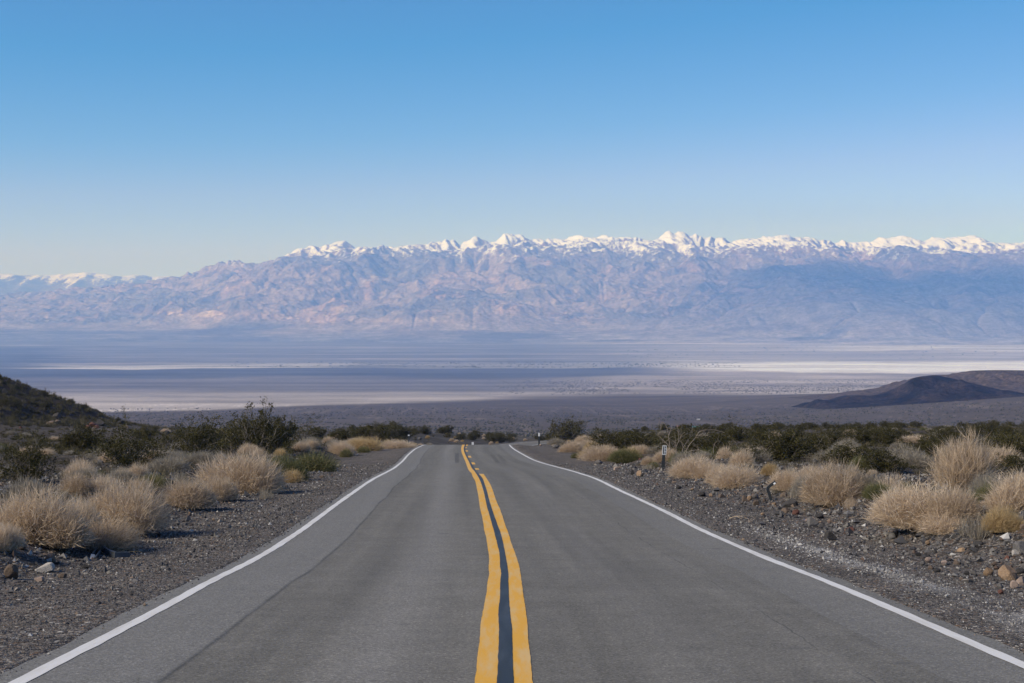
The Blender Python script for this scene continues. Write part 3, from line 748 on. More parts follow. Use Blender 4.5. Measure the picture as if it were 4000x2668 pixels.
TUFT = {
 'dome':  [tuft_mesh('dome tuft', 11+i, 4300, .52, 1.0, 0.0, .0027, (0, 0), .6, 3+i % 2) for i in range(4)],
 'lean':  [tuft_mesh('leaning tuft', 31, 4300, .48, 1.05, 0.1, .0027, (.35, -.15), .5, 3)],
 'tall':  [tuft_mesh('tall tuft', 41+i, 2600, 1.0, .95, 1.2, .0028, (0, 0), .7, 2, .7) for i in range(2)],
 'sparse':[tuft_mesh('sparse tuft', 51, 240, .85, .9, 1.0, .0045, (0, 0), .9, 3, 0.0)],
 'low':   [tuft_mesh('low tuft', 61+i, 2200, .38, 1.1, 0.0, .0036, (0, 0), .5, 4) for i in range(3)],
}
TM = {}
def tuft_me(shape, k, mat):
    key = (shape, k % len(TUFT[shape]), mat.name)
    if key not in TM:
        me = TUFT[shape][k % len(TUFT[shape])].copy(); me.materials.append(mat); TM[key] = me
    return TM[key]
def add_tuft(x, y, w, h, shape, mat, label, k=0, group='dry grass clumps along the road', name='grass_clump', rz=None, loc=None, cat='grass clump'):
    p = loc or hit(x, y)
    W = w/F*p.y*(1.2 if x < 2000 else 1.02); Hh = h/F*p.y*(.86 if shape == 'tall' else .84 if x < 2000 else .78)
    o = link(name, tuft_me(shape, k, mat)); o.location = p
    o.scale = (W, W*.9, Hh*1.06)
    o.rotation_euler = (0, 0, (random.uniform(0, 6.28) if rz is None else rz))
    tag(o, label, cat, group); return o
BUSH = [bush_meshes('creosote', 71, 30, 1.0, 1.25, 8000, .021, 2, .1), bush_meshes('creosote', 72, 26, .95, 1.35, 5600, .021, 2, .1), bush_meshes('creosote', 73, 24, .9, 1.5, 6500, .022, 0, .05),
        bush_meshes('creosote', 74, 12, 1.0, 1.2, 1900, .020, 2, .4), bush_meshes('creosote', 75, 34, .85, 1.7, 7000, .022, 0, .04)]
BW = [1.3]*5
def add_bush(x, y, w, h, k, label, group='creosote bushes', loc=None, rz=None, name='creosote_bush'):
    p = loc or hit(x, y)
    o = empty(name, p, random.uniform(0, 6.28) if rz is None else rz)
    Hh = h/F*p.y*1.04; W = w/F*p.y*1.25
    o.scale = (W/BW[k], W/BW[k], Hh/1.0)
    tag(o, label, 'bush', group)
    link('stems', BUSH[k][0], None, o); link('foliage', BUSH[k][1], None, o)
    return o

# the clumps and bushes one can pick out in the photograph: picture foot point, width, height
S, Y_, GG, GN = M_STRAW, M_STRAWY, M_GREYG, M_GREEN
tl = [
 (150,2120,330,215,'dome',S,0,'largest tan grass clump, at the left edge in the near foreground'),
 (375,2150,230,125,'lean',S,0,'tan grass drooping over the bent metal post on the left verge'),
 (12,2145,110,100,'dome',S,1,'grey tan grass clump cut by the left edge of the picture, low down'),
 (505,2066,310,190,'dome',S,2,'broad tan grass clump right behind the largest clump on the left'),
 (725,1985,170,112,'dome',S,3,'low tan grass clump trailing off to the right of the broad left clump'),
 (945,1930,265,165,'dome',S,1,'tall rounded straw clump in the middle of the left bank'),
 (1105,1876,150,100,'dome',GN,0,'green and straw grass clump beside the rounded straw clump'),
 (1140,1885,80,50,'low',Y_,0,'small rust coloured grass clump at the foot of the green one'),
 (1235,1842,140,78,'low',GN,1,'grey green grass clump on the left bank near the dark bushes'),
 (1322,1778,100,56,'dome',S,2,'pale straw clump on the left bank just before the far post'),
 (1425,1760,120,52,'dome',Y_,3,'golden straw clump below the dark bushes left of the road'),
 (1540,1752,110,36,'low',S,2,'thin band of straw behind the left marker post'),
 (1352,1786,46,34,'low',GN,0,'small dark green clump at the edge of the left shoulder'),
 (1425,1768,40,26,'low',GN,1,'tiny green clump on the left bank near the marker post'),
 (600,1905,130,55,'low',GN,2,'dark green grass clump behind the tan clumps on the left'),
 (480,1885,110,45,'low',GG,0,'grey low brush clump on the left flat'),
 (660,1845,130,62,'low',GG,1,'grey tan mound of brush in front of the big left bush'),
 (790,1815,110,55,'low',GG,2,'pale grey green mound at the foot of the big left bush'),
 (15,1880,70,60,'low',GG,0,'grey brush clump at the left edge below the hill'),
 (330,1870,90,40,'low',GG,1,'small grey brush clump among the stones on the left'),
 (1035,1950,60,50,'sparse',GG,0,'wispy dead clump on the gravel left of the road'),
 (2238,1766,110,48,'dome',S,0,'straw clump on the right bank nearest the far right post'),
 (2345,1800,190,66,'dome',S,2,'wide straw clump on the right bank before the sign post'),
 (2285,1792,60,40,'low',Y_,1,'golden clump at the left end of the wide straw clump'),
 (2450,1806,130,58,'dome',GN,3,'green tinged straw clump left of the sign post'),
 (2245,1790,36,24,'low',GN,2,'small dark green clump on the rocks of the right bank'),
 (2530,1816,60,36,'dome',S,1,'small straw clump just left of the sign post'),
 (2556,1828,44,26,'low',GN,0,'dark green clump at the foot of the sign post'),
 (2665,1812,100,52,'low',GN,1,'green grass just right of the sign post'),
 (2725,1866,220,90,'dome',S,0,'pale straw clump right of the sign post'),
 (2880,1902,190,95,'dome',S,3,'straw clump behind the snapped metal post'),
 (3010,1855,70,52,'dome',Y_,2,'golden clump behind the snapped metal post'),
 (3075,1915,150,88,'dome',S,1,'straw clump just right of the snapped metal post'),
 (3280,1965,265,172,'dome',S,2,'large round tan clump right of the snapped metal post'),
 (3180,1905,180,95,'dome',S,0,'straw clump filling the gap behind the large round tan clump'),
 (3320,1985,60,55,'sparse',S,0,'bare white stalks at the foot of the large round clump'),
 (3475,1930,150,110,'sparse',S,0,'thin stand of upright dry stalks right of the large round clump'),
 (3540,1935,100,60,'low',GN,2,'low green clump behind the thin dry stalks'),
 (3795,1920,270,240,'tall',S,0,'tallest straw plant standing up on the right bank'),
 (3620,2058,360,180,'dome',S,3,'biggest tan clump in the right foreground'),
 (3745,2040,200,140,'dome',S,1,'tan clump joined to the right side of the biggest one'),
 (3985,1995,250,165,'tall',S,1,'wispy straw clump cut by the right edge of the picture'),
 (3920,2075,150,105,'dome',Y_,0,'golden tan clump low at the right edge of the picture'),
 (3560,1820,180,55,'low',GG,1,'pinkish grey mound among the bushes on the right flat'),
 (3190,1790,90,40,'low',GG,2,'grey mound between dark bushes on the right flat'),
 (3300,1735,90,30,'low',S,0,'pale straw mound far out on the right flat'),
 (3340,1742,40,22,'low',S,1,'little pale round clump far out on the right flat'),
 (3600,1728,150,30,'low',S,2,'row of pale straw far out beyond the tallest plant'),
 (3850,1735,90,30,'low',GG,0,'grey straw mound far out near the right edge'),
 (2170,1738,70,30,'low',GG,1,'grey green mound beside the far right post'),
 (285,2095,190,150,'dome',S,1,'tan clump filling the gap between the two biggest left clumps'),
 (850,1955,140,95,'dome',S,0,'straw clump joining the low left clump to the rounded one'),
 (1000,1910,120,90,'dome',GG,2,'grey tan clump on the right side of the rounded straw clump'),
 (1385,1752,90,40,'dome',S,0,'pale straw clump between the golden one and the shoulder'),
 (2820,1885,150,80,'dome',S,2,'straw clump between the pale one by the sign and the next'),
 (3140,1940,120,90,'dome',GG,1,'grey tan clump on the left side of the large round clump'),
 (3380,1940,150,100,'dome',GG,3,'grey tan clump on the right side of the large round clump'),
 (3860,1960,170,120,'dome',GG,0,'grey clump at the foot of the tallest straw plant'),
 (3500,2010,140,110,'dome',S,2,'tan clump on the left flank of the biggest right clump'),
 (1215,1745,90,40,'low',GG,2,'grey mound at the foot of the sparse bush left of the road'),
]
for k, (x, y, w, h, sh, mat, v_, lab) in enumerate(tl):
    add_tuft(x, y, w, h, sh, mat, lab, v_, rz=(0.3 if sh == 'lean' else None))
bl = [
 (110,1885,210,195,1,'dark bush at the left edge below the hill'),
 (505,1828,270,165,1,'dark bush with a low wide crown on the left flat'),
 (500,1815,90,215,3,'single tall leafy sprig standing out of the left flat'),
 (320,1760,190,95,2,'olive bush at the foot of the dark hillside'),
 (1010,1770,190,205,1,'largest dark bush, at the head of the left bank'),
 (890,1768,240,150,1,'dark bush joined to the left of the largest one'),
 (760,1785,210,165,1,'lower dark bush left of the largest pair'),
 (950,1774,170,165,3,'airy twiggy bush between the largest dark one and its neighbour'),
 (1085,1760,130,130,2,'low bush on the right flank of the largest dark one'),
 (1190,1722,170,105,3,'sparse see-through bush right of the largest dark one'),
 (1330,1724,110,50,2,'low dark bush on the skyline left of the road'),
 (1430,1722,130,70,0,'dark bush on the skyline behind the golden straw'),
 (1500,1722,120,72,4,'dark bush touching the left marker post'),
 (1560,1722,120,72,0,'twin topped dark bush behind the left marker post'),
 (2215,1724,140,88,4,'rounded dark bush first on the right past the crest'),
 (2330,1735,110,60,3,'thin bush behind the first rounded one on the right'),
 (2405,1768,190,88,4,'wide dark bush behind the wide straw clump'),
 (2500,1772,150,80,2,'dark bush left of the bleached branches'),
 (2690,1785,230,120,1,'dark bush growing among the bleached branches'),
 (2790,1790,170,90,2,'dark bush right of the bleached branches'),
 (2905,1810,170,115,3,'grey twiggy bush between the sign post and the snapped post'),
 (2865,1700,60,80,3,'lone tall sprig on the edge of the right flat'),
 (3060,1795,210,120,4,'broad dark bush behind the snapped metal post'),
 (3180,1790,150,90,2,'dark bush just right of the broad one on the right flat'),
 (3330,1815,200,85,4,'low green bush behind the large round tan clump'),
 (3450,1850,190,90,2,'green bush behind the thin dry stalks'),
 (3460,1730,120,60,0,'dark bush standing alone in the middle of the right flat'),
 (3700,1790,190,70,2,'dark bush behind the tallest straw plant'),
 (3960,1800,170,110,4,'dark bush at the right edge of the picture'),
 (3960,1850,160,70,2,'green bush under the dark one at the right edge'),
]
for (x, y, w, h, k, lab) in bl: add_bush(x, y, w, h, k, lab)
# bushes beyond the crest of the road, on the flats and on the hillside, that nothing tells apart
n = 0
for i in range(60):
    Yb = random.uniform(272, 335); Xb = random.uniform(-32, 20)
    if abs(Xb-float(XR(Yb))) < 5.5: continue
    add_bush(0, 0, 1, 1, random.choice([0, 1, 2, 4]), 'small dark bush in the row beyond the crest of the road', 'bushes beyond the crest', loc=Vector((Xb, Yb, gz(Xb, Yb)))).scale = (lambda k_: (k_*1.35, k_*1.35, k_))(random.uniform(1.1, 2.1))
    n += 1
    if n > 34: break
n = 0
while n < 172:
    Yb = random.uniform(70, 290); Xb = random.uniform(10, 0.40*Yb)
    if Xb-float(XR(Yb)) < 11: continue
    u_ = 2000+F*Xb/Yb
    if 2560 < u_ < 2640 and Yb < 60: continue
    sc = random.uniform(1.0, 2.0)
    add_bush(0, 0, 1, 1, random.choice([0, 1, 2, 2, 4]), 'dark bush scattered over the flat right of the road', 'bushes on the right flat', loc=Vector((Xb, Yb, gz(Xb, Yb)))).scale = (sc, sc, sc*.60)
    n += 1
n = 0
while n < 26:
    Yb = random.uniform(75, 270); Xb = -random.uniform(10, 0.22*Yb+8)
    if abs(Xb-float(XR(Yb))) < 11: continue
    sc = random.uniform(.8, 1.7)
    add_bush(0, 0, 1, 1, random.choice([0, 1, 2, 3]), 'dark bush scattered over the flat left of the road', 'bushes on the left flat', loc=Vector((Xb, Yb, gz(Xb, Yb)))).scale = (sc, sc, sc*.85)
    n += 1
n = 0
while n < 40:
    Yb = random.uniform(150, 300); Xb = -random.uniform(60, .40*Yb+6)
    if -Xb < 60: continue
    sc = random.uniform(.8, 1.7)
    add_bush(0, 0, 1, 1, random.choice([1, 2, 3, 4]), 'small olive bush on the dark hillside at the left edge', 'bushes on the left hillside', loc=Vector((Xb, Yb, gz(Xb, Yb)))).scale = (sc, sc, sc*.9)
    n += 1
n = 0
while n < 120:
    Yb = math.exp(random.uniform(math.log(45), math.log(280)))
    sd = random.choice([-1, 1, 1])
    Xb = float(XR(Yb)) + sd*random.uniform(8, max(9, .38*Yb))
    if sd < 0 and -Xb > 58: continue
    sc = random.uniform(.5, 1.3)
    add_tuft(0, 0, 1, 1, 'low', random.choice([S, GG, GG, GG, GN]), 'low pale clump scattered between bushes on the %s flat' % ('left' if sd < 0 else 'right'), n,
             'low clumps on the %s flat' % ('left' if sd < 0 else 'right'), loc=Vector((Xb, Yb, gz(Xb, Yb)))).scale = (sc, sc, sc*.42)
    n += 1
n = 0
while n < 60:     # straw along both banks and across the view beyond the crest
    if n < 22:
        Yb = random.uniform(268, 320); Xb = random.uniform(-16, 12)
        if abs(Xb-float(XR(Yb))) < 4.3: continue
        lab, grp = 'pale straw clump beyond the crest of the road', 'straw beyond the crest'
    else:
        Yb = random.uniform(60, 190); sd = random.choice([-1, 1]); Xb = float(XR(Yb)) + sd*random.uniform(7.9, 10.5)
        lab, grp = 'small straw clump on the far end of the %s bank' % ('left' if sd < 0 else 'right'), 'straw on the far banks'
    sc = random.uniform(.6, 1.2)
    add_tuft(0, 0, 1, 1, 'dome', random.choice([S, S, Y_]), lab, n, grp, loc=Vector((Xb, Yb, gz(Xb, Yb)))).scale = (sc, sc, sc*.5)
    n += 1
n = 0
while n < 56:     # small ragged clumps between the big ones
    Yb = math.exp(random.uniform(math.log(17), math.log(62))); sd = random.choice([-1, 1]); Xb = float(XR(Yb)) + sd*random.uniform(6.9, 11.5)
    if abs(Xb/Yb) > .40: continue
    sc = random.uniform(.25, .75); sh = random.choice(['dome', 'low', 'sparse', 'low'])
    add_tuft(0, 0, 1, 1, sh, random.choice([S, S, GG, GG, GN]), 'small ragged dry clump among the big ones on the %s bank' % ('left' if sd < 0 else 'right'), n,
             'small clumps on the %s bank' % ('left' if sd < 0 else 'right'), loc=Vector((Xb, Yb, gz(Xb, Yb)))).scale = (sc, sc, sc*random.uniform(.4, .7))
    n += 1
# dry low brush over the flats and the hillside
def brush(name, X, Y, S_, n, H, mat, label, seed):
    r = np.random.default_rng(seed); m_ = len(X); Z = ground_z(X, Y)
    c = np.repeat(np.stack([X, Y, Z], -1), n, 0); s = np.repeat(S_, n)[:, None]
    ph = r.uniform(0, 6.283, m_*n); th = np.arccos(1-r.random(m_*n)*.93); L = r.uniform(.5, 1.05, (m_*n, 1))
    base = c + s*np.column_stack([r.normal(0, .16, m_*n), r.normal(0, .16, m_*n), np.full(m_*n, -.03)])
    tip = base + s*L*np.column_stack([np.sin(th)*np.cos(ph)*.5, np.sin(th)*np.sin(ph)*.5, (.05+np.cos(th))*H]); mid = (base+tip)/2 + s*np.array([0, 0, .06]) + s*r.normal(0, .03, (m_*n, 3))
    wd = np.repeat(np.clip(S_*.011*np.clip(Y/45, .6, 2.6), .003, .03), n)
    V, Q, T, a = strands(base, mid, tip, wd, wd*.7, r)
    me = mesh_np(name, V, Q, T); vflt(me, 'rnd', np.clip(np.repeat(np.repeat(r.random(m_), n), 5)*.6+a*.4, 0, 1))
    o = link(name, me, mat); tag(o, label, 'brush', kind='stuff')
r = np.random.default_rng(404)
N = 6600; Yb = np.exp(r.uniform(np.log(17), np.log(275), N)); sd = np.where(r.random(N) < .4, -1, 1); aa = r.uniform(7.4, 9, N) + r.random(N)**1.5*.58*Yb
Xb = XR(Yb)+sd*aa; ok = (np.abs(Xb/Yb) < .62) & (fbm(Xb/7, Yb/11, 3, 181) > -.12+.15*(Yb < 35)); Xb, Yb = Xb[ok], Yb[ok]
brush('dry_brush', Xb, Yb, r.uniform(.18, .55, len(Xb)), 46, .62, M_BRUSH, 'low dry brush covering the flats on both sides of the road', 405)
N = 9500; Yb = np.exp(r.uniform(np.log(55), np.log(300), N)); sd = np.where(r.random(N) < .35, -1, 1); Xb = XR(Yb)+sd*(9.5 + r.random(N)**1.3*.58*Yb)
ok = (np.abs(Xb/Yb) < .62) & (fbm(Xb/12, Yb/18, 3, 191) > -.10) & ~((Yb > 235) & (np.abs(Xb-XR(Yb)) < 14)); Xb, Yb = Xb[ok], Yb[ok]
brush('olive_brush', Xb, Yb, r.uniform(.35, .95, len(Xb)), 38, .55, M_OLIVE, 'low olive brown scrub spreading over the flats on both sides of the road', 407)
N = 9500; Yb = r.uniform(130, 340, N); Xb = -r.uniform(52, 62+.30*Yb, N); ok = HILL(-Xb)*sstep(95, 215, Yb) > .4; Xb, Yb = Xb[ok], Yb[ok]
brush('hillside_brush', Xb, Yb, r.uniform(.5, 1.35, len(Xb)), 40, .75, M_HILLB, 'olive grey brush covering the dark hillside', 406)
# scrub over the fan further down: thousands of dots
N = 36000
r = np.random.default_rng(99)
Yb = np.exp(r.uniform(np.log(440), np.log(3000), N)); tb = r.uniform(-.47, .47, N); Xb = tb*Yb
dens = fbm(Xb/160, Yb/210, 3, 171)
keep = (dens > -.12) & ~((Yb < 420) & (Xb < -50)) & (np.abs(Xb-XR(Yb)) > 7)
Xb, Yb = Xb[keep], Yb[keep]; N = len(Xb)
Zb = ground_z(Xb, Yb); sc = r.uniform(.45, 1.35, N)*(1+.4*(Yb > 900))
oct_ = np.array([[1,0,.35],[0,1,.4],[-1,0,.3],[0,-1,.4],[.1,.1,1.05],[0,0,-.2]])
VO = oct_[None]*sc[:, None, None]*r.uniform(.6, 1.25, (N, 6, 1)); VO[:, :, :2] *= .95; VO += np.stack([Xb, Yb, Zb], -1)[:, None]
TO = np.array([[0,1,4],[1,2,4],[2,3,4],[3,0,4],[1,0,5],[2,1,5],[3,2,5],[0,3,5]])[None] + np.arange(N)[:, None, None]*6
def dots(n, lo, hi, t0, t1, s0, s1, thr, seed, fx_, fy_):
    r = np.random.default_rng(seed); Y = r.uniform(lo, hi, n); X = r.uniform(t0, t1, n)*Y
    d = fbm(X/fx_, Y/fy_, 3, seed); k = (d > thr) & (r.random(n) < np.minimum(1, 1.4*np.minimum(sstep(t0, t0+.09, X/Y), sstep(lo, lo+(hi-lo)*.25, Y)*(1-sstep(hi-(hi-lo)*.25, hi, Y)))))
    f_ = Y_of_D(Y)/Y
    return (X*f_)[k], (Y*f_)[k], r.uniform(s0, s1, k.sum())*f_[k]
VD = [(VO.reshape(-1, 6, 3))]
for a_ in ((15000, 7300, 10300, -.03, .46, 1.6, 3.4, -.15, 501, 500, 700), (2200, 12300, 13800, -.22, .16, 3, 8, .02, 502, 900, 160), (900, 14000, 20000, .02, .45, 4, 10, .05, 503, 1200, 300), (500, 5000, 5500, -.45, .0, 1.5, 3, -.05, 504, 800, 120)):
    X_, Y2, S2 = dots(*a_); n_ = len(X_); r2 = np.random.default_rng(a_[0])
    vo = oct_[None]*S2[:, None, None]*r2.uniform(.6, 1.25, (n_, 6, 1)); vo[:, :, 0] *= 1.3; VD.append(vo + np.stack([X_, Y2, ground_z(X_, Y2)], -1)[:, None])
VO = np.concatenate(VD); N = len(VO)
TO = np.array([[0,1,4],[1,2,4],[2,3,4],[3,0,4],[1,0,5],[2,1,5],[3,2,5],[0,3,5]])[None] + np.arange(N)[:, None, None]*6
me = mesh_np('distant_scrub', VO.reshape(-1, 3), tris=TO.reshape(-1, 3)); vflt(me, 'rnd', np.repeat(r.random(N), 6))
o = link('distant_scrub', me, rand_mat('distant scrub', [(0, (.035, .036, .02)), (.6, (.07, .068, .045)), (1, (.15, .135, .10))], transl=0))
tag(o, 'dark scrub dotted over the lower fan and the valley floor', 'scrub', kind='stuff')

# ------------------------------------------------------------------ bleached dead shrub near the sign post
p0 = hit(2680, 1795)
def at(x, y, dy=0.0):
    d = p0.y+dy; return np.array([(x-2000)/F*d, d, (HOR-y)/F*d])
br = [
 ([(2618,1790),(2619,1755),(2613,1715),(2610,1690),(2606,1672),(2598,1657),(2590,1650),(2575,1646)], .4),
 ([(2613,1700),(2618,1685),(2621,1673)], .4), ([(2590,1650),(2582,1655),(2581,1679)], .2),
 ([(2620,1765),(2612,1742),(2600,1728),(2588,1727)], .3),
 ([(2640,1775),(2641,1745),(2654,1720),(2664,1697),(2676,1688)], -.2), ([(2641,1745),(2635,1725)], -.2), ([(2650,1728),(2652,1690)], -.1),
 ([(2672,1773),(2695,1735),(2715,1712),(2730,1688),(2750,1680),(2790,1679),(2830,1690)], -.3),
 ([(2672,1773),(2700,1760),(2730,1757),(2760,1768)], -.5), ([(2665,1765),(2668,1748),(2690,1716)], .5), ([(2720,1700),(2740,1701),(2760,1702)], -.3),
 ([(2634,1790),(2632,1745)], .2), ([(2786,1770),(2790,1735)], .6),
]
polys = []; radii = []
r = np.random.default_rng(5)
for pts, dy in br:
    P = [at(x, y, dy + .25*(i/len(pts))*(1 if dy > 0 else -1) + r.normal(0, .03)) for i, (x, y) in enumerate(pts)]
    polys.append(P); radii.append((.016, .007))
    for _ in range(6):
        i = r.integers(1, len(P)); q0 = P[i]; dv = r.normal(0, .22, 3)+np.array([0, 0, .12])
        polys.append([q0, q0+dv*.5+r.normal(0, .03, 3), q0+dv]); radii.append((.007, .003))
root = p0 - Vector((0, 0, .05))
for k in (0, 3, 4, 7, 8): polys.append([np.array(root), np.array(at(*br[k][0][0], br[k][1]))]); radii.append((.024, .020))
V, Q = tubes(polys, radii, 5)
V = np.array(V) - np.array(p0)
me = mesh_np('dead_shrub', V, Q, smooth=True); vflt(me, 'rnd', np.repeat(r.random(len(V)//5+1), 5)[:len(V)])
o = link('dead_shrub', me, M_BONE); o.location = p0; tag(o, 'bare bleached branches arching up behind the sign post', 'dead shrub')
# fallen twigs
def twig(x, y, L, ang, label, mat=M_BONE, rad=.006, bend=.2):
    p = hit(x, y); r = np.random.default_rng(int(x+y)); polys = []; radii = []
    for k in range(3):
        a = ang + r.normal(0, .35)*k; n_ = 5; pts = []
        for i in range(n_):
            f = i/(n_-1); pts.append([math.cos(a)*L*f*(1-.25*k), math.sin(a)*L*f*(1-.25*k), .015+rad+bend*L*.5*math.sin(f*3.0)+r.normal(0, .006)])
        polys.append(pts); radii.append((rad, rad*.5))
    V, Q = tubes(polys, radii, 5); me = mesh_np('twig', V, Q, smooth=True); vflt(me, 'rnd', r.random(len(V)))
    o = link('fallen_twig', me, mat); o.location = p; tag(o, label, 'twig', 'twigs lying on the gravel'); return o
twig(2850, 2030, .50, .3, 'tan twig lying on the right shoulder beside the white line', M_STRAW)
twig(2925, 2045, .35, .8, 'thin dry twig right of the tan one on the right shoulder', M_STRAW)
twig(680, 2190, .22, .5, 'dark twig lying on the gravel below the left bank', M_STEM)
twig(500, 2165, .28, -.8, 'small curled straw twig beside the end of the bent metal post', M_STRAWY)

# ------------------------------------------------------------------ rocks
def rock_mesh(seed, cuts=11, sub=3):
    r = np.random.default_rng(seed); bm = bmesh.new(); bmesh.ops.create_icosphere(bm, subdivisions=sub, radius=1.0)
    V = np.array([v_.co for v_ in bm.verts])
    for _ in range(cuts):
        n_ = r.normal(size=3); n_ /= np.linalg.norm(n_); d = r.uniform(.50, .85); k = V@n_ - d; V = V - np.maximum(k, 0)[:, None]*n_
    nrm = V/np.linalg.norm(V, axis=1, keepdims=True)
    V = V + nrm*(.05*perlin(V[:, 0]*2.6+seed, V[:, 1]*2.6+V[:, 2]*1.7, seed))[:, None] + nrm*(.02*perlin(V[:, 0]*8+seed, V[:, 1]*8+V[:, 2]*5, seed+1))[:, None]
    V /= np.abs(V).max(0)
    for v_, c in zip(bm.verts, V): v_.co = c
    me = bpy.data.meshes.new('rock'); bm.to_mesh(me); bm.free(); return me
def rock_mat(name, a, b_):
    m, nt, b = new_mat(name); q = NB(nt); P = q.n('TexCoord').outputs['Object']
    oi = q.n('ObjectInfo').outputs['Random']
    c = q.mix(q.noise(P, 2.2, 6, .65), a, b_)
    c = q.mix(1.0, c, q.ramp(q.noise(P, 11, 4, .7), [(.3, .65), (.7, 1.3)]), 'MULTIPLY')
    c = q.mix(1.0, c, q.ramp(oi, [(0, .75), (1, 1.25)]), 'MULTIPLY')
    q.lk(c, b.inputs['Base Color']); q.bump(q.noise(P, 9, 6, .65), .5, .08, b); return m
RM = {'dark': rock_mat('dark rock', (.030, .029, .030), (.075, .070, .068)), 'grey': rock_mat('grey rock', (.085, .082, .082), (.17, .16, .155)),
      'brown': rock_mat('brown rock', (.10, .075, .058), (.19, .145, .115)), 'red': rock_mat('red rock', (.095, .045, .036), (.15, .075, .06)),
      'tan': rock_mat('tan rock', (.25, .165, .10), (.36, .26, .18)), 'pale': rock_mat('pale rock', (.36, .33, .30), (.52, .49, .45)), 'pink': rock_mat('pinkish rock', (.27, .20, .165), (.40, .32, .275))}
RS = [rock_mesh(300+i, 7+i*2 if i < 6 else 9) for i in range(9)]
RK = {}
def rock_me(k, c):
    if (k, c) not in RK:
        me = RS[k].copy(); me.materials.append(RM[c]); RK[(k, c)] = me
    return RK[(k, c)]
def add_rock(x, y, w, h, c, label, k=None, group='stones along the road', loc=None, sx=None):
    k = random.randrange(9) if k is None else k
    p = loc or hit(x, y)
    o = link('rock', rock_me(k, c))
    if sx is None: W = w/F*p.y/2; H = h/F*p.y/2
    else: W, H = sx
    o.scale = (W, W*random.uniform(.75, 1.0), H*1.05); o.location = p + Vector((0, W*.5 if sx is None else 0, H*.62))
    o.rotation_euler = (random.uniform(-.25, .25), random.uniform(-.25, .25), random.uniform(0, .5) if sx is None else random.uniform(0, 6.28))
    tag(o, label, 'rock', group); return o
